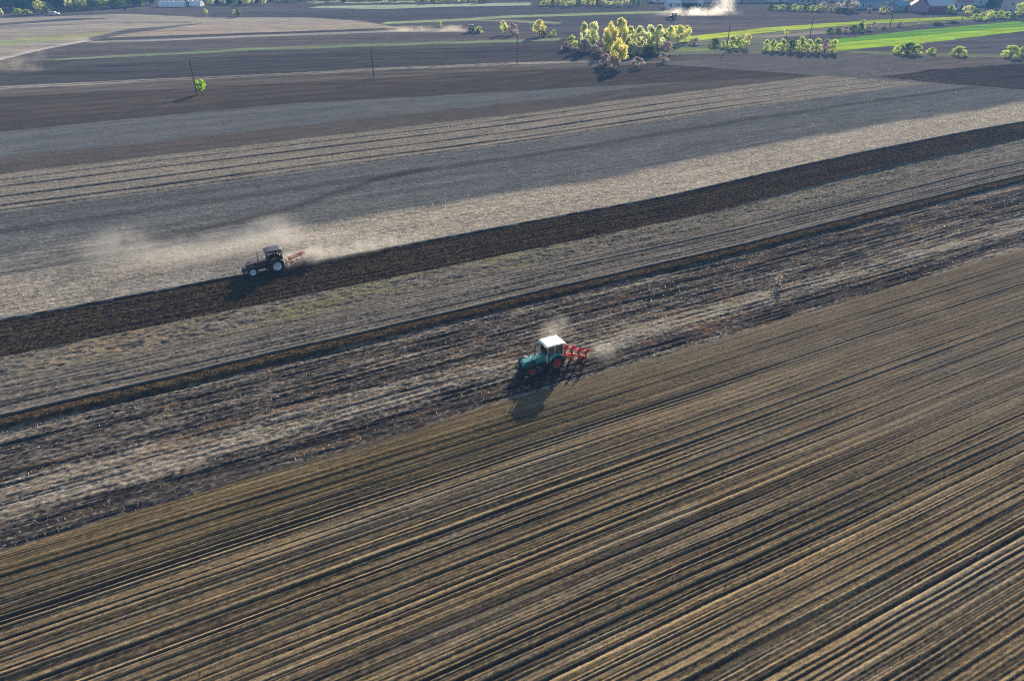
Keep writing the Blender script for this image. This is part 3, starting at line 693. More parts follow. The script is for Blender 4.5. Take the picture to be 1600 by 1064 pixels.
def seated_person(label, parent_root, cloth, hat=None):
    """driver on the seat, hands on the wheel; world placed with the tractor"""
    M = parent_root.matrix_basis
    def grow(name, pts, edges, rad, mat, sub=1, root_i=0):
        me = bpy.data.meshes.new(name); me.from_pydata([Vector(p) for p in pts], edges, []); me.update()
        o = bpy.data.objects.new(name, me); COL.objects.link(o)
        sk = o.modifiers.new('skin', 'SKIN'); sb = o.modifiers.new('sub', 'SUBSURF'); sb.levels = sub; sb.render_levels = sub
        for i, r in enumerate(rad): me.skin_vertices[0].data[i].radius = (r, r); me.skin_vertices[0].data[i].use_root = (i == root_i)
        dg = bpy.context.evaluated_depsgraph_get(); dg.update()
        em = bpy.data.meshes.new_from_object(o.evaluated_get(dg)); bpy.data.objects.remove(o); bpy.data.meshes.remove(me)
        em.name = name; em.polygons.foreach_set('use_smooth', [True] * len(em.polygons)); em.materials.clear()
        return em
    pts = [(-.25, 0, 1.52), (-.28, 0, 1.75), (-.27, 0, 1.98), (-.25, 0, 2.1), (-.22, 0, 2.16), (-.2, 0, 2.25), (-.2, 0, 2.36)]
    rad = [.16, .15, .17, .1, .06, .088, .07]; ed = [(i, i + 1) for i in range(6)]
    for sd in (-1, 1):
        b = len(pts)
        pts += [(-.25, sd * .19, 2.03), (-.2, sd * .27, 1.78), (.16, sd * .24, 1.73), (.4, sd * .19, 1.76), (.46, sd * .185, 1.78)]
        rad += [.075, .055, .045, .034, .03]; ed += [(2, b), (b, b + 1), (b + 1, b + 2), (b + 2, b + 3), (b + 3, b + 4)]
        c = len(pts)
        pts += [(-.2, sd * .11, 1.5), (.22, sd * .15, 1.52), (.36, sd * .16, 1.3), (.36, sd * .16, 1.12), (.5, sd * .17, 1.1)]
        rad += [.1, .08, .06, .045, .04]; ed += [(0, c), (c, c + 1), (c + 1, c + 2), (c + 2, c + 3), (c + 3, c + 4)]
    for sd in (-1, 1):
        h = 11 if sd < 0 else 21
        for q in range(5):
            b = len(pts); yy = sd * (.155 + .014 * q)
            if q == 4: ch = [(.46, sd * .15, 1.79), (.49, sd * .15, 1.75)]
            else: ch = [(.49, yy, 1.80 - .006 * q), (.512, yy, 1.785 - .006 * q), (.505, yy, 1.755)]
            pts += ch; rad += [.009] * len(ch); ed += [(h, b)] + [(b + i, b + i + 1) for i in range(len(ch) - 1)]
    body = grow('person', pts, ed, rad, cloth)
    o = link('person', body, cloth); o.matrix_world = M; tag(o, label, 'person')
    hd = MB()   # face mask and features in skin colour over the head, cap on top
    bm = bmesh.new(); bmesh.ops.create_uvsphere(bm, u_segments=16, v_segments=12, radius=1)
    for v in bm.verts: v.co = Vector((-.185 + v.co.x * .098, v.co.y * .082, 2.285 + v.co.z * .122))
    bm.verts.index_update(); hd.add([v.co[:] for v in bm.verts], [[v.index for v in f.verts] for f in bm.faces], True); bm.free()
    hd.prism([(-.095, 2.3), (-.06, 2.262), (-.092, 2.256)], -.014, .014, 'y')
    for sd in (-1, 1): hd.box(-.2, -.165, sd * .082 - .008, sd * .082 + .008, 2.25, 2.31, .006)
    hd.build('head', SKIN, o)
    for sd in (-1, 1):
        ey = MB(); ey.box(-.1, -.09, sd * .032 - .012, sd * .032 + .012, 2.298, 2.308); ey.build('eye', DARKM, o)
    mo = MB(); mo.box(-.1, -.092, -.024, .024, 2.222, 2.23); mo.build('mouth', HAIR, o)
    hr = MB(); bm = bmesh.new(); bmesh.ops.create_uvsphere(bm, u_segments=16, v_segments=10, radius=1)
    bmesh.ops.delete(bm, geom=[v for v in bm.verts if v.co.z < -.05 and v.co.x > -.3 or v.co.z < -.6], context='VERTS')
    for v in bm.verts: v.co = Vector((-.192 + v.co.x * .104, v.co.y * .09, 2.31 + v.co.z * .108))
    bm.verts.index_update(); hr.add([v.co[:] for v in bm.verts], [[v.index for v in f.verts] for f in bm.faces], True); bm.free()
    hr.build('hair', HAIR, o)
    return o
SKIN = paint('skin', (.42, .27, .2), .55); HAIR = paint('hair', (.03, .022, .018), .8)
TEAL = paint('teal_paint', (.022, .28, .26), .42, 0, .9, .2, 4, .7)
WHITE = paint('white_paint', (.82, .8, .76), .42, 0, .8, .1, 4, .5)
CREAM = paint('cream_paint', (.6, .58, .5), .4, 0, .5, .15)
REDR = paint('red_rim_paint', (.3, .03, .025), .5, 0, .4, .3)
PLRED = paint('plough_red', (.55, .05, .03), .65, 0, .08, .25, 5)
MAROON = paint('dark_red_paint', (.09, .007, .013), .42, 0, .6, .25, 4, .3)
BLACKP = paint('black_paint', (.04, .02, .025), .35, 0, .5, .2)
PALER = paint('pale_rim_paint', (.55, .58, .6), .4, 0, .5, .2)
ORNG = paint('orange_red_paint', (.6, .12, .06), .45, 0, .5, .3)
RUBN = RUB

GREYR = paint('grey_roof_paint', (.05, .038, .048), .42, 0, .6, .15, 4, .2)
def place(u, v, z=0.0): x, y = to_xy(u, v); return (x, y, z)
t1 = tractor('turquoise green tractor with white cab roof and red wheel rims, pulling the bright red plough', TEAL, CREAM, WHITE, REDR, TEAL, 2.6, .84, .61, place(28.12, 47.62, .0), 3.28)
p1_ = plough('bright red reversible plough behind the turquoise green tractor', PLRED, place(27.9, 47.55, .12), 4, .52, -.46, None, True, STEEL, -.45, R(-6))
d1 = seated_person('person in brown work clothes at the wheel of the turquoise tractor', t1, paint('brown_cloth', (.1, .07, .045), .9))
t2 = tractor('dark red tractor with pale wheel rims ploughing beside the dark ploughed strip', MAROON, BLACKP, GREYR, PALER, MAROON, 2.9, .88, .64, place(8.46, 81.75, -.05), 3.2, 2, True)
p2_ = plough('orange red and grey plough behind the dark red tractor, half hidden in dust', ORNG, place(8.46, 81.75, -.05), 3, .7, .34, None, True, STEEL)
d2 = seated_person('person in dark blue clothes at the wheel of the dark red tractor', t2, paint('blue_cloth', (.012, .018, .09), .9))
# far tractors at work in the distance
def far_tractor(px, py, rz, label, group=None):
    c = copy_tree(t2); x, y = ground(px, py); c.location = (x, y, 0); c.rotation_euler = (0, 0, rz); c['label'] = label; return c
far_tractor(736, 51, R(8), 'tiny dark tractor with white roof beside a round bush, trailing a low dust trail')
far_tractor(1053, 31, R(188), 'tiny dark tractor far off at the head of the bright white dust plume')
far_tractor(294, 10.5, R(182), 'tiny dark tractor far away in front of the long white tunnels')
# ------------------------------------------------------------------ trees and shrubs
BARK = paint('bark', (.09, .075, .06), .9, 0, .1, .3, 8)
LM = {
 'willow': leaf_mat('spring_leaves', (.47, .49, .19), (.8, .82, .32), .72),
 'gold': leaf_mat('golden_leaves', (.5, .48, .18), (.86, .82, .3), .72),
 'pale': leaf_mat('pale_leaves', (.48, .51, .28), (.8, .83, .45), .72),
 'lime': leaf_mat('lime_leaves', (.3, .45, .02), (.55, .8, .03), .6),
 'bush': leaf_mat('bush_leaves', (.3, .36, .12), (.68, .78, .24), .7),
 'green': leaf_mat('green_leaves', (.1, .16, .06), (.24, .36, .1), .5),
 'dark': leaf_mat('shade_blue_leaves', (.028, .065, .06), (.04, .1, .07), .3),  # bluish cast of the far wood's shade put into the leaf colour
 'bare': leaf_mat('bare_twigs', (.36, .3, .28), (.55, .46, .42), .55),
 'blossom': leaf_mat('blossom', (.6, .57, .5), (.7, .66, .58), .5),
}
SHAPE = {'willow': 'round', 'gold': 'tall', 'pale': 'tall', 'lime': 'round', 'bush': 'shrub', 'green': 'shrub', 'dark': 'cone', 'bare': 'shrub', 'blossom': 'round'}
def crown_mesh(shape, seed, n_leaf=5200):
    r = np.random.RandomState(seed); P = []
    base = {'round': .22, 'tall': .18, 'shrub': .04, 'cone': .06}[shape]
    ncl = {'round': 34, 'tall': 38, 'shrub': 32, 'cone': 40}[shape]
    cl = []
    for k in range(ncl):
        z = r.uniform(0, 1) ** .9
        if shape == 'round': rad = math.sqrt(max(0, 1 - (2 * z - 1) ** 2)) * .38 + .03
        elif shape == 'tall': rad = (.33 * math.sin(math.pi * (z * .85 + .12))) + .03
        elif shape == 'shrub': rad = .42 * math.sqrt(max(.04, 1 - z ** 2))
        else: rad = .36 * (1 - z) + .03
        a = r.uniform(0, 2 * math.pi); q = rad * math.sqrt(r.uniform(.25, 1))
        cl.append((q * math.cos(a), q * math.sin(a), base + (.95 - base) * (z * .88 + .04), r.uniform(.08, .15)))
    per = n_leaf // ncl
    for cx, cy, cz, cr in cl:
        d = r.normal(0, 1, (per, 3)); d /= np.linalg.norm(d, axis=1, keepdims=True); d *= (r.uniform(.1, 1, per) ** .5)[:, None] * cr * np.array([1.15, 1.15, .85])
        P.append(d + np.array([cx, cy, cz]))
    P = np.concatenate(P); P[:, 2] = np.clip(P[:, 2], .015, 1); n = len(P)
    a = r.normal(0, 1, (n, 3)); a /= np.linalg.norm(a, axis=1, keepdims=True); b = r.normal(0, 1, (n, 3)); b -= a * (a * b).sum(1, keepdims=True); b /= np.linalg.norm(b, axis=1, keepdims=True)
    L = r.uniform(.013, .034, n)[:, None]
    V = np.stack([P - a * L, P + b * L * .6, P + a * L, P - b * L * .6], 1).reshape(-1, 3)
    me = bpy.data.meshes.new('crown'); me.vertices.add(len(V)); me.vertices.foreach_set('co', V.astype(np.float32).ravel())
    f = np.arange(n * 4, dtype=np.int32); me.loops.add(n * 4); me.loops.foreach_set('vertex_index', f); me.polygons.add(n)
    me.polygons.foreach_set('loop_start', np.arange(0, n * 4, 4, dtype=np.int32)); me.update(calc_edges=True)
    return me, cl
def trunk_mesh(shape, cl, seed):
    m = MB(); r = random.Random(seed)
    if shape == 'shrub':
        for k in range(7):
            c = cl[k]; m.tube([(c[0] * .12, c[1] * .12, -.02), (c[0] * .5, c[1] * .5, c[2] * .55), (c[0] * .9, c[1] * .9, c[2])], [.014, .01, .004], 5, False)
    else:
        top = .9 if shape == 'cone' else .6
        m.tube([(0, 0, -.02), (.005, 0, .12), (-.008, .006, .3), (.01, 0, top)], [.036, .026, .02, .006], 7, False)
        for k in range(9):
            c = cl[k]; z0 = min(top - .05, max(.14, c[2] * .55)); m.tube([(0, 0, z0), (c[0] * .5, c[1] * .5, (z0 + c[2]) / 2 + .02), (c[0], c[1], c[2])], [.013, .009, .003], 5, False)
    me = bpy.data.meshes.new('trunk'); me.from_pydata(m.v, [], m.f); me.update(); me.polygons.foreach_set('use_smooth', [True] * len(me.polygons)); me.materials.append(BARK)
    return me
_proto = {}
def proto(kind, var):
    key = (kind, var)
    if key not in _proto:
        sh = SHAPE[kind]; cm, cl = crown_mesh(sh, 100 + var * 17 + list(LM).index(kind) * 5, 3600 if kind == 'bare' else 5000); cm.materials.append(LM[kind])
        _proto[key] = (cm, trunk_mesh(sh, cl, var))
    return _proto[key]
_tc = [0]
def tree(kind, px, yb, yt, wpx, label, group=None, name=None, cat=None):
    i = _tc[0]; _tc[0] += 1
    x, y = ground(px, yb); h = height_at(px, yb, yt) if yt is not None else wpx; wd = width_at(px, yb, wpx) if yt is not None else wpx * .8
    shrub = SHAPE[kind] == 'shrub'
    cm, tm = proto(kind, i % 2 if kind not in ('pale', 'bush', 'dark') else i % 3)
    root = empty(name or ('shrub' if shrub else 'tree'), (x, y, relief_xy(x, y)), (i * 2.399) % 6.28)
    tag(root, label, cat or ('shrub' if shrub else 'tree'), group)
    for nm, me in (('trunk' if not shrub else 'stems', tm), ('crown', cm)):
        o = link(nm, me, None, root); o.scale = (wd * .98, wd * .98, h * (1.0 if nm == 'trunk' else 1.06))
    return root
T = tree
# the middle clump and the single trees
T('lime', 316.5, 147.5, 124, 17, 'small lime green tree standing alone beside the leaning pole on the left')
T('gold', 843, 57.5, 31, 27, 'round golden green tree left of the big tree clump')
T('green', 850, 58, 49, 13, 'dark green shrub at the foot of the round golden tree')
T('bush', 864, 56.5, 47, 12, 'low shrub right of the round golden tree')
T('willow', 788, 54, 33, 15, 'pale yellow tree beside a bare brown shrub')
T('bare', 801, 55, 36, 24, 'bare brown shrub beside the pale yellow tree')
T('bush', 748, 52, 41, 15, 'round shrub just right of the tiny tractor on the middle field')
T('bush', 687, 42, 34, 11, 'tiny lone shrub above the cream dust trail')
T('pale', 912, 76, 36, 20, 'pale green tree at the left end of the big clump')
T('pale', 926, 78, 33, 25, 'tall pale green tree second from the left in the big clump')
T('bush', 893, 76, 56, 22, 'low green shrub at the left foot of the big clump')
T('bare', 885, 80, 66, 24, 'bare brown shrub at the far left foot of the big clump')
T('bare', 912, 82, 63, 30, 'wide bare shrub below the pale trees of the big clump')
T('bare', 934, 83, 66, 24, 'bare brown shrub under the tallest tree of the clump')
T('gold', 951, 82, 35, 26, 'golden tree left of the tallest tree in the big clump')
T('gold', 967, 84, 28, 30, 'tallest golden tree in the middle of the big clump')
T('willow', 981, 82, 42, 24, 'yellow green tree right of the tallest tree in the clump')
T('willow', 948, 86, 54, 18, 'smaller yellow green tree below the tallest tree in the clump')
T('gold', 966, 106, 61, 33, 'bright yellow tree standing in front of the big clump')
T('bare', 945, 106, 84, 28, 'dark bare shrub at the left foot of the bright yellow front tree')
T('bare', 958, 107, 90, 22, 'purple brown shrub under the bright yellow front tree')
T('bare', 995, 106, 89, 28, 'grey shrub at the right foot of the bright yellow front tree')
T('bush', 984, 88, 68, 20, 'green shrub behind the bright yellow front tree')
T('pale', 998, 80, 42, 24, 'pale tree right of the middle of the big clump')
T('pale', 1013, 80, 38, 24, 'tall pale green tree in the right half of the big clump')
T('pale', 1027, 78, 40, 24, 'pale green tree with a loose crown in the right half of the clump')
T('willow', 1043, 72, 41, 24, 'yellowish tree near the right end of the big clump')
T('willow', 1058, 68, 39, 22, 'wide yellowish tree second from the right end of the clump')
T('willow', 1071, 64, 40, 18, 'yellow green tree at the right end of the big clump')
T('green', 1015, 88, 70, 30, 'dark shrub below the right half of the big clump')
T('bare', 1040, 84, 66, 30, 'grey brown shrub below the right end of the big clump')
T('bare', 1036, 97, 82, 22, 'low pale shrub standing alone below the right end of the clump')
# shrubs along the path on the right
T('bare', 1085, 70, 60, 22, 'low bare shrub right of the big clump')
T('green', 1116, 73, 60, 22, 'dark green shrub between the clump and the pole')
T('bush', 1130, 75, 64, 10, 'thin small shrub just below the middle pole')
T('bush', 1143, 76, 56, 20, 'round green shrub right below the middle pole')
T('bush', 1155, 76, 57, 17, 'broad green shrub right of the one below the middle pole')
T('willow', 1166, 75, 53, 12, 'small upright yellow green tree right of the shrubs below the middle pole')
hed = 'shrubs of the hedgerow beside the bright green field'
for i, (x, yb, yt, w_, k) in enumerate([(1196, 79, 62, 12, 'bush'), (1207, 80, 62, 15, 'bush'), (1221, 80.5, 61, 17, 'bush'), (1235, 81, 62, 18, 'green'), (1249, 81.5, 57, 20, 'bush'), (1262, 82, 62, 16, 'bush'), (1275, 82, 60, 18, 'bush'), (1288, 83, 61, 16, 'bare'), (1300, 83.5, 62, 17, 'bush')]):
    T(k, x, yb, yt, w_, 'shrub in the leafy hedgerow row left of the bright green field', hed)
T('willow', 1228, 57, 44.5, 9, 'tiny upright tree on the verge above the hedgerow')
T('bush', 1405, 84.5, 69, 24, 'pale green shrub at the left of the three below the bright green field')
T('green', 1418, 85, 66.5, 24, 'tallest dark green shrub below the bright green field')
T('bush', 1431, 85, 70, 20, 'green shrub right of the tallest one below the bright green field')
T('bush', 1455, 85, 75, 18, 'lone low shrub between the two shrub groups below the bright green field')
T('bush', 1497, 87, 73, 26, 'wide rounded shrub midway along the field edge on the right')
T('bush', 1577, 90, 71, 30, 'large green shrub near the right edge of the picture')
T('bush', 1597, 88, 73, 22, 'green shrub cut by the right edge of the picture')
dk = 'dark shrubs of the hedge beyond the bright green field'
for x, yb, yt, w_, k in [(1297, 53, 44, 14, 'green'), (1309, 52, 44, 14, 'green'), (1321, 51.5, 41, 15, 'bare'), (1333, 51, 39, 16, 'green'), (1343, 50, 36, 14, 'green'), (1356, 49, 40, 16, 'bare'), (1381, 46, 40, 18, 'bare')]:
    T(k, x, yb, yt, w_, 'dark low shrub in the hedge line beyond the bright green field', dk)
T('bush', 1347, 45, 31.5, 10, 'rounded bushy tree rising above the dark hedge line')
T('bare', 1364, 43, 35, 12, 'brown rounded shrub right of the bushy tree above the hedge line')
T('bare', 1405, 42, 35, 16, 'purple brown shrub on the verge by the thin green strip')
T('bush', 1436, 39, 31, 6, 'tiny narrow tree on the thin green strip')
T('green', 1465, 40, 35, 22, 'low dark shrub on the verge above the bright green field')
T('green', 1488, 37, 33, 24, 'low dark hedge piece above the bright green field')
# village edge on the right
T('bush', 1523, 32, 22, 16, 'yellowish shrub at the left end of the village hedge')
T('bush', 1533, 32, 20, 16, 'green shrub second from the left in the village hedge')
T('willow', 1543, 30, 16, 15, 'pale tree in the village hedge left of the dark conifers')
vh = 'shrubs of the village hedge on the right'
for x, yb, yt, w_, k in [(1552, 29, 18, 14, 'bush'), (1562, 29, 16, 14, 'bush'), (1572, 29.5, 19, 14, 'bush'), (1582, 30, 21, 12, 'green')]:
    T(k, x, yb, yt, w_, 'leafy shrub in the village hedge left of the large edge tree', vh)
T('willow', 1594, 30, 4, 24, 'large yellow green tree at the right edge beside the village')
T('dark', 1545, 17, -14, 20, 'dark conifer left of the other dark conifers in the village'); T('dark', 1557, 17, -20, 22, 'tallest dark conifer among the village houses'); T('dark', 1567, 16, -14, 18, 'dark conifer left of the beige house')
T('willow', 1511, 25, 9, 17, 'pale leafy tree in front of the village right of the red roofed house')
T('green', 1524, 24, 14, 14, 'green shrub right of the pale leafy village tree')
T('bush', 1484, 22, 8, 15, 'rounded tree right beside the house with the red front')
T('blossom', 1427, 15, 2, 16, 'pale blossoming tree left of the red roofed houses')
T('pale', 1411, 14, -4, 12, 'tall pale tree behind the blossoming village tree')
T('bush', 1377, 21, 10, 12, 'green shrub left below the village houses'); T('bare', 1389, 21, 12, 14, 'brown shrub below the cyan roofed house'); T('bare', 1358, 20, 13, 10, 'small brown shrub at the field corner below the village')
T('blossom', 1285, 17, 4, 12, 'small pale blossoming tree at the end of the long green hedge')
T('blossom', 1307, 19, 4, 15, 'left tree of the pale blossoming group'); T('blossom', 1321, 19, -1, 20, 'tallest tree of the pale blossoming group'); T('blossom', 1334, 19, 2, 16, 'right tree of the pale blossoming group'); T('bare', 1298, 18, 7, 10, 'brown shrub at the left of the blossoming group'); T('green', 1318, 20, 13, 30, 'dark shrub at the foot of the blossoming group')
lh = 'bushes of the long green hedge at the top right'
for i in range(9):
    x = 1203 + i * 9.4; T('bush' if i % 3 else 'green', x, 16 + i * .28, 7.5 + (i % 2) * 1.2, 13, 'bush in the long trimmed green hedge along the far field', lh)
tg = 'dark trees behind the village houses'
for x, yb, yt, w_, k in [(1348, 4, -22, 18, 'green'), (1366, 3, -26, 20, 'dark'), (1392, 3, -20, 18, 'green'), (1406, 2, -24, 18, 'dark'), (1500, 5, -18, 20, 'dark'), (1516, 6, -16, 20, 'dark'), (1530, 5, -20, 20, 'green'), (1586, 2, -20, 20, 'dark'), (1240, 1, -14, 18, 'green'), (1265, 1, -12, 16, 'bare'), (1290, 2, -14, 16, 'green')]:
    T(k, x, yb, yt, w_, 'dark tree standing behind the village houses', tg)
# far trees along the top
tt = 'far trees along the top of the fields'
r0 = random.Random(4)
for x in list(range(632, 770, 9)) + list(range(848, 915, 8)) + list(range(925, 1000, 9)):
    yb = (4.5 if x < 800 else 9.5) + r0.uniform(-1.5, 1.5); T(r0.choice(['pale', 'green', 'bush', 'pale', 'willow']), x, yb, yb - r0.uniform(8, 15), r0.uniform(9, 15), 'far hazy tree in the line along the top middle of the fields', tt)
for x in range(322, 620, 9):
    yb = (8 if x < 420 else 3) + r0.uniform(-1.5, 1.5); T(r0.choice(['pale', 'green', 'pale', 'green', 'dark']), x, yb, yb - r0.uniform(7, 13), r0.uniform(10, 16), 'far bluish tree in the line along the top left of the fields', 'far trees along the top left')
gd = 'shrubs among the far white houses'
for x in range(1088, 1114, 6): T('green', x, 14.5, 8, 7, 'dark shrub right of the long white building', gd)
T('pale', 322, 24.5, 14, 8, 'lone pale shrub left of the far grey field corner'); T('green', 372, 27, 16, 12, 'lone green tree at the edge of the pale meadow'); T('pale', 367, 25, 16, 8, 'small pale shrub touching the lone green meadow tree')
# wood at the top left
wd_ = 'trees of the wood at the top left'
T('pale', 3, 25.5, 13, 10, 'small pale shrub at the left edge in front of the wood')
T('bush', 30, 24, 14, 20, 'low green shrub in front of the blue wood'); T('bush', 44, 23, 15, 16, 'yellow green shrub in front of the blue wood')
T('willow', 66, 22, 2, 24, 'pale yellow tree leaning out of the wood'); T('pale', 109, 18, -16, 16, 'tall slim pale poplar in front of the wood')
T('bush', 75, 22, 13, 16, 'green shrub under the pale yellow wood tree')
for i in range(13):
    x = 118 + i * 8.5; yb = 17.5 - i * .62; k = ['bush', 'willow', 'pale', 'green'][i % 4]; T(k, x, yb, yb - 13 - (i * 7) % 9, 13, 'leafy tree along the front edge of the wood right of the slim poplar', 'front trees of the wood')
for row in range(3):
    for i in range(15):
        x = -20 + i * 18 + row * 7 + r0.uniform(-4, 4); yb = 19 - row * 5 - i * .75
        T('dark' if (i + row) % 4 else 'green', x, yb, yb - 24 - r0.uniform(0, 14), 18 + r0.uniform(0, 6), 'dark blue tree in the shaded depth of the wood', wd_)
T('dark', 195, 16.5, 12.5, 6, 'tiny dark shrub alone on the field before the wood')
# dried shrub and weed stalks on the rough strip
T('bare', 1215, 446, 428, 13, 'dried brown shrub standing alone on the rough strip', None)

# ------------------------------------------------------------------ power poles
WOOD = paint('pole_wood', (.075, .065, .058), .85, 0, .2, .3, 10); CERAM = paint('ceramic', (.5, .5, .48), .25)
def pole(px, yb, yt, label):
    x, y = ground(px, yb); h = height_at(px, yb, yt)
    root = empty('power_pole', (x, y, relief_xy(x, y)), R(-12)); tag(root, label, 'power pole', 'poles across the fields')
    m = MB(); m.tube([(0, 0, -.2), (0, 0, h)], [.17, .12], 10); m.build('pole', WOOD, root)
    c = MB(); c.box(-.05, .05, -.75, .75, h - .55, h - .43, .01); c.tube([(0, -.45, h - .5), (0, 0, h - 1.05)], .025, 6); c.tube([(0, .45, h - .5), (0, 0, h - 1.05)], .025, 6); arm = c.build('crossarm', WOOD, root)
    for yy in (-.65, .65):
        i_ = MB(); i_.lathe_y([(0, 0), (.05, 0), (.065, .05), (.04, .08), (.06, .12), (.03, .17), (0, .18)], 10)
        o = i_.build('insulator', CERAM, arm); o.rotation_euler = (math.pi / 2, 0, 0); o.location = (0, yy, h - .43)
    return root
pole(308, 148, 95, 'dark wooden pole beside the small lime green tree'); pole(584, 121, 74, 'slim wooden pole alone left of the middle over dark fields'); pole(808, 99, 55, 'slim wooden pole below the round golden tree')
pole(1135.5, 76, 35, 'wooden pole right of the big tree clump by the round shrubs'); pole(1266, 55, 23.5, 'wooden pole on the verge above the hedgerow'); pole(1390, 43, 20, 'thin distant pole above the dark hedge'); pole(1503, 32, 5, 'thin far pole in front of the village houses')

# ------------------------------------------------------------------ buildings
def house(px, py, w, d, hw, hr, rz, wallc, roofc, label, flat=False, nwin=3, chim=True, name='house'):
    x, y = ground(px, py); root = empty(name, (x, y, 0), rz); tag(root, label, 'house' if name == 'house' else name.replace('_', ' '))
    wm = paint('render_wall', wallc, .85, 0, .2, .15, 1.5); rm = paint('roof_tiles', roofc, .7, 0, .3, .3, 3)
    m = MB(); m.prism([(-d / 2, 0), (d / 2, 0), (d / 2, hw), (0, hw + hr * .96), (-d / 2, hw)], -w / 2, w / 2, 'x') if not flat else m.box(-w / 2, w / 2, -d / 2, d / 2, 0, hw)
    m.build('wall', wm, root)
    rf = MB(); t = .16
    if flat: rf.box(-w / 2 - .25, w / 2 + .25, -d / 2 - .25, d / 2 + .25, hw + .003, hw + .3, .04)
    else:
        o = .45; sl = hr / (d / 2)
        for sd in (-1, 1):
            rf.prism([(sd * (d / 2 + o), hw - o * sl + .02), (0, hw + hr + .02), (0, hw + hr + .02 + t), (sd * (d / 2 + o), hw - o * sl + t)], -w / 2 - .4, w / 2 + .4, 'x')
    roof = rf.build('roof', rm, root)
    if chim and not flat:
        c = MB(); c.box(w * .2, w * .2 + .6, d * .12, d * .12 + .6, hw, hw + hr + .9, .03); c.box(w * .2 - .08, w * .2 + .68, d * .12 - .08, d * .12 + .68, hw + hr + .9, hw + hr + 1.02); c.build('chimney', wm, roof)
    floors = max(1, int(hw // 2.7))
    for fl in range(floors):
        for i in range(nwin):
            xx = -w / 2 + w * (i + .5) / nwin; zz = fl * 2.7 + 1.0
            if fl == 0 and i == nwin // 2:
                q = MB(); q.box(xx - .5, xx + .5, -d / 2 - .06, -d / 2 + .05, .02, 2.1, .01); q.build('door', paint('door_paint', (.12, .07, .04), .6), root); continue
            q = MB(); q.box(xx - .62, xx + .62, -d / 2 - .05, -d / 2 + .04, zz - .1, zz + 1.3, .01); f_ = q.build('window', WHITE, root)
            g_ = MB(); g_.box(xx - .52, xx + .52, -d / 2 - .06, -d / 2 - .048, zz, zz + 1.2); g_.build('pane', PANE, f_)
    return root
PANE = paint('window_pane', (.03, .045, .06), .08, 0, .8, .1)
house(1434.5, 18, 8, 8, 3.0, 3.2, R(70), (.42, .25, .3), (.2, .07, .11), 'small house with dusky red gabled roof left of the white roofed house')
house(1461, 18, 13, 8, 3.0, 3.4, R(4), (.34, .06, .12), (.6, .62, .66), 'long house with pale roof and dark red front in the village', nwin=5)
house(1476, 17, 5, 7, 5.2, .3, R(4), (.62, .6, .62), (.5, .5, .52), 'small white annexe right of the red fronted house', True, 2)
house(1578, 21, 7, 7, 6.2, .3, R(-6), (.55, .47, .45), (.4, .36, .36), 'plain beige two storey house beside the large edge tree', True, 2)
house(1404, 17, 7, 6, 2.6, 1.8, R(10), (.3, .38, .42), (.2, .42, .5), 'low house with cyan roof at the village edge', nwin=2)
house(1352, 13, 12, 8, 3.6, 2.4, R(8), (.4, .46, .55), (.16, .28, .45), 'house with dull blue roof behind the blossoming trees')
house(1368, 12, 10, 8, 4.0, 2.6, R(-8), (.45, .48, .55), (.15, .26, .42), 'taller blue roofed house right of the dull blue one')
house(1393, 5, 14, 8, 3.4, 2.4, R(5), (.55, .5, .48), (.42, .34, .32), 'pale house at the top edge behind the cyan roofed one')
house(1495, 14, 10, 8, 3.4, 2.4, R(0), (.55, .54, .58), (.42, .2, .18), 'grey walled red roofed house between the pale leafy trees of the village')
house(1535, 8, 14, 8, 4.0, 2.6, R(6), (.5, .52, .58), (.2, .28, .4), 'blue grey house behind the dark conifers')
house(1063, 13, 16, 7, 2.6, 1.2, R(0), (.75, .75, .76), (.62, .64, .68), 'long low white building left of the dark shrubs at the top', nwin=4, chim=False)
house(1079, 13, 11, 7, 2.6, 1.2, R(0), (.78, .75, .76), (.6, .58, .6), 'second low white building right beside the long white one', nwin=3, chim=False)
house(1065, 3.5, 34, 9, 3.2, 1.6, R(2), (.75, .72, .72), (.66, .62, .62), 'very long pale building at the very top of the fields', nwin=8, chim=False)
house(1150, 4, 30, 10, 2.6, 1.4, R(2), (.45, .42, .46), (.4, .37, .42), 'long grey shed roof at the top right of the dust', nwin=8, chim=False)
house(1215, 3, 16, 10, 4.0, 2.4, R(0), (.75, .72, .7), (.6, .58, .56), 'white house at the top edge above the long green hedge', chim=False)
house(1262, 6, 20, 9, 2.6, 1.6, R(4), (.45, .4, .46), (.4, .2, .2), 'pale shed with dull red roof above the end of the green hedge', nwin=6, chim=False)
house(1318, 3, 12, 8, 3.4, 2.2, R(0), (.55, .5, .48), (.4, .3, .28), 'small pale house behind the tallest blossoming tree')
FOIL = paint('white_foil', (.8, .82, .83), .3, 0, .5, .08, 1)
def tunnel(px, py, L, label):
    x, y = ground(px, py); root = empty('greenhouse', (x, y, 0), R(-3)); tag(root, label, 'greenhouse', None)
    m = MB(); n = 12; prof = [(3 * math.cos(math.pi * i / n), 2.6 * math.sin(math.pi * i / n) + .02) for i in range(n + 1)]
    m.prism(prof, -L / 2, L / 2, 'x'); m.build('cover', FOIL, root)
    for k in range(int(L // 2.5) + 1):
        h = MB(); xx = -L / 2 + .1 + k * 2.5; h.tube([(xx, p[0] * 1.01, p[1] * 1.015) for p in prof], .04, 5); h.build('hoop', CERAM, root)
    d_ = MB(); d_.box(L / 2, L / 2 + .06, -.8, .8, .05, 2.0, .01); d_.build('door', WHITE, root)
tunnel(272, 10.5, 14.5, 'longer white tunnel greenhouse far off at the top left'); tunnel(306, 10, 7.5, 'shorter white tunnel greenhouse right of the longer one')
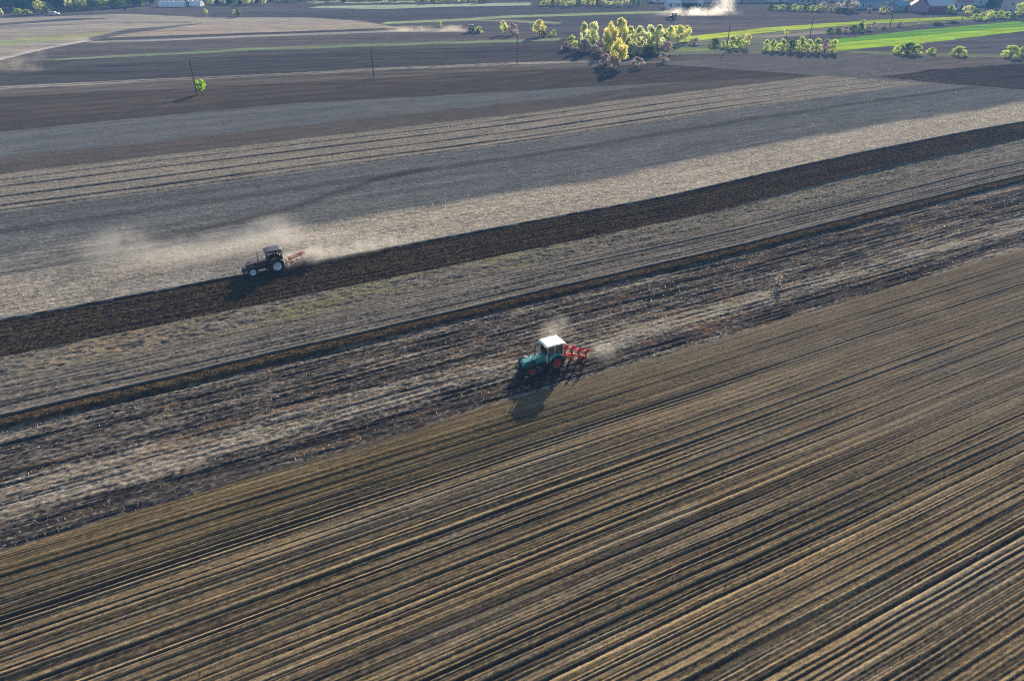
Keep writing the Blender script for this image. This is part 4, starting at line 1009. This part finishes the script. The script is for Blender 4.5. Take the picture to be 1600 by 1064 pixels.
def car(px, py, rz, label):
    x, y = ground(px, py); root = empty('parked_car', (x, y, 0), rz); tag(root, label, 'car')
    b = MB(); b.prism([(-2.1, .35), (-2.1, .9), (-1.9, 1.0), (-1.6, 1.5), (.3, 1.52), (.95, 1.0), (1.9, .88), (2.1, .6), (2.1, .35)], -.85, .85, 'y', .06); b.build('body', WHITE, root)
    w_ = MB(); w_.prism([(-1.68, 1.04), (-1.5, 1.42), (.22, 1.44), (.74, 1.04)], -.856, .856, 'y'); w_.build('window', PANE, root)
    for xx in (-1.35, 1.35):
        for sd in (-1, 1): wheel('wheel', root, xx, sd * .76, .32, .2, .2, PALER, sd, 10)
car(86, 24, R(10), 'tiny white car on the field edge before the wood')
EXPO=0.88; HAZE=.00045
# ------------------------------------------------------------------ dust and haze
def dust(px, py, L, Wd, Ht, rz, dens, label, seed, col=(.98, .97, .97), nscale=1.0, zc=None, ramp='mid', thr=.42):
    """a lumpy closed cloud; px,py = ground point under its middle"""
    x, y = ground(px, py); bm = bmesh.new(); bmesh.ops.create_icosphere(bm, subdivisions=4, radius=1.0)
    for v in bm.verts:
        n = v.co.normalized(); k = .86 + .12 * math.sin(3.1 * n.x + seed) * math.cos(2.7 * n.y - seed) + .05 * math.sin(7 * n.z + 5 * n.x + seed)
        v.co = Vector((n.x * L / 2 * k, n.y * Wd / 2 * k, max(n.z * k, -.28) * Ht / 1.28))
    me = bpy.data.meshes.new('dust_cloud'); bm.to_mesh(me); bm.free()
    m = bpy.data.materials.new('dust'); m.use_nodes = True; nt = m.node_tree; nt.nodes.remove(nt.nodes['Principled BSDF']); out = nt.nodes['Material Output']
    pv = nt.nodes.new('ShaderNodeVolumePrincipled'); pv.inputs['Color'].default_value = (*col, 1); pv.inputs['Anisotropy'].default_value = .55
    tc = nt.nodes.new('ShaderNodeTexCoord'); nz = nt.nodes.new('ShaderNodeTexNoise'); nz.inputs['Scale'].default_value = .35 * nscale; nz.inputs['Detail'].default_value = 4; nz.inputs['Roughness'].default_value = .6
    ad = nt.nodes.new('ShaderNodeVectorMath'); ad.operation = 'ADD'; ad.inputs[1].default_value = (seed * 13.7, seed * 3.1, 0)
    nt.links.new(tc.outputs['Object'], ad.inputs[0]); nt.links.new(ad.outputs[0], nz.inputs['Vector'])
    sc_ = nt.nodes.new('ShaderNodeVectorMath'); sc_.operation = 'MULTIPLY'; sc_.inputs[1].default_value = (2 / L, 2 / Wd, 1.28 / Ht * 1.0)
    nt.links.new(tc.outputs['Object'], sc_.inputs[0])
    ln = nt.nodes.new('ShaderNodeVectorMath'); ln.operation = 'LENGTH'; nt.links.new(sc_.outputs[0], ln.inputs[0])
    fo = nt.nodes.new('ShaderNodeMapRange'); fo.interpolation_type = 'SMOOTHSTEP'; fo.inputs['From Min'].default_value = .85; fo.inputs['From Max'].default_value = .1; nt.links.new(ln.outputs['Value'], fo.inputs['Value'])
    nm = nt.nodes.new('ShaderNodeMapRange'); nm.inputs['From Min'].default_value = thr; nm.inputs['From Max'].default_value = thr + .26; nt.links.new(nz.outputs['Fac'], nm.inputs['Value'])
    mu = nt.nodes.new('ShaderNodeMath'); mu.operation = 'MULTIPLY'; nt.links.new(fo.outputs[0], mu.inputs[0]); nt.links.new(nm.outputs[0], mu.inputs[1])
    m2 = nt.nodes.new('ShaderNodeMath'); m2.operation = 'MULTIPLY'; nt.links.new(mu.outputs[0], m2.inputs[0]); m2.inputs[1].default_value = dens * 2.8
    nt.links.new(m2.outputs[0], pv.inputs['Density']); nt.links.new(pv.outputs[0], out.inputs['Volume'])
    m.cycles.volume_step_rate = 1.5 if hasattr(m.cycles, 'volume_step_rate') else 1
    o = link('dust_cloud', me, m); o.location = (x, y, zc if zc is not None else Ht * .25); o.rotation_euler = (0, 0, rz)
    tag(o, label, 'dust', None, 'stuff'); return o
FUR = math.pi / 2 - AZ
dust(474, 412, 9, 4.5, 3.4, FUR, 1.0, 'thick bright dust thrown up right behind the plough of the dark red tractor', 1)
dust(555, 393, 30, 6, 2.2, FUR, .2, 'low dust trail lying over the pale stubble right of the dark red tractor', 2)
dust(432, 385, 13, 7, 5.5, FUR, .08, 'dust puff rising beyond the cab of the dark red tractor', 3, thr=.34)
dust(310, 405, 38, 9, 4.0, FUR, .07, 'thin dust drifting over the stubble left of the dark red tractor', 4, nscale=.6, thr=.3)
dust(185, 402, 14, 8, 5.0, FUR, .06, 'separate pale dust puff hanging over the stubble far left of the dark red tractor', 5, thr=.3)
dust(400, 398, 44, 9, 2.6, FUR, .035, 'long thin veil of dust lying over the stubble on both sides of the dark red tractor', 15, nscale=.6, thr=.3)
dust(868, 530, 6, 3.5, 3.6, FUR, .2, 'faint dust wisp rising beyond the white roof of the turquoise tractor', 6)
dust(955, 553, 10, 4.5, 1.8, FUR, .22, 'low thin dust trailing behind the bright red plough', 7)
dust(1092, 25, 60, 22, 5, R(8), .065, 'bright white dust trail stretching right of the far tractor', 8, (.95, .92, .88), .35)
dust(1128, 20, 18, 18, 16, 0, .05, 'tall pale dust column rising above the far white dust trail', 9, (.95, .92, .88), .3)
dust(665, 50, 60, 12, 3.0, R(4), .05, 'low cream dust trail left of the tiny tractor by the round bush', 10, (.95, .86, .72), .35)
dust(712, 50, 22, 8, 3.4, R(4), .12, 'brighter dust right behind the tiny tractor by the round bush', 11, (.95, .86, .72), .4)
dust(25, 112, 34, 12, 5.5, R(5), .055, 'tan dust bank over the dark field at the left edge', 12, (.9, .78, .65), .5)
dust(62, 98, 9, 7, 9, 0, .02, 'faint dust wisp standing over the field track near the left edge', 13, (.9, .82, .72), .5)
hz = bpy.data.meshes.new('haze'); bm = bmesh.new(); bmesh.ops.create_cube(bm, size=1.0)
for v in bm.verts: v.co = Vector((v.co.x * 2600, 500 + v.co.y * 2400, -1.5 + (v.co.z + .5) * 44))
bm.to_mesh(hz); bm.free()
hm = bpy.data.materials.new('haze'); hm.use_nodes = True; nt = hm.node_tree; nt.nodes.remove(nt.nodes['Principled BSDF'])
pv = nt.nodes.new('ShaderNodeVolumePrincipled'); pv.inputs['Color'].default_value = (.2, .47, 1.0, 1); pv.inputs['Density'].default_value = HAZE; pv.inputs['Anisotropy'].default_value = 0.0
nt.links.new(pv.outputs[0], nt.nodes['Material Output'].inputs['Volume'])
tag(link('haze', hz, hm), 'thin blue haze filling the air over the far fields', 'haze', None, 'stuff')
# ------------------------------------------------------------------ light, sky, haze, camera
SUN_AZ, SUN_EL = R(19.5), R(18.3)
to_sun = Vector((math.sin(SUN_AZ) * math.cos(SUN_EL), math.cos(SUN_AZ) * math.cos(SUN_EL), math.sin(SUN_EL)))
sl = bpy.data.lights.new('sun', 'SUN'); sl.energy = 5.0; sl.angle = R(0.5); sl.color = (1.0, .87, .67)
so = bpy.data.objects.new('sun', sl); COL.objects.link(so); so.rotation_euler = to_sun.to_track_quat('Z', 'Y').to_euler(); so.location = (0, 0, 120)
w = bpy.data.worlds.new('World'); sc.world = w; w.use_nodes = True
bg = w.node_tree.nodes['Background']; sk = w.node_tree.nodes.new('ShaderNodeTexSky'); sk.sky_type = 'NISHITA'
sk.sun_disc = False; sk.sun_elevation = SUN_EL; sk.sun_rotation = SUN_AZ; sk.air_density = 1.0; sk.dust_density = 1.0
w.node_tree.links.new(sk.outputs[0], bg.inputs['Color']); bg.inputs['Strength'].default_value = .095
cam = bpy.data.cameras.new('camera'); co = bpy.data.objects.new('camera', cam); COL.objects.link(co)
cam.sensor_width = 36; cam.lens = 36 * F / 1600; cam.clip_start = .5; cam.clip_end = 20000
co.location = (0, 0, HC); co.rotation_euler = (math.pi / 2 - PITCH, 0, 0); sc.camera = co
sc.view_settings.view_transform = 'Standard'; sc.view_settings.look = 'None'; sc.view_settings.exposure = EXPO; sc.view_settings.gamma = 1
sc.render.engine = 'CYCLES'
sc.cycles.max_bounces = 10; sc.cycles.diffuse_bounces = 5; sc.cycles.glossy_bounces = 2; sc.cycles.transparent_max_bounces = 12; sc.cycles.volume_bounces = 0
sc.cycles.use_denoising = False; sc.cycles.filter_width = 1.1
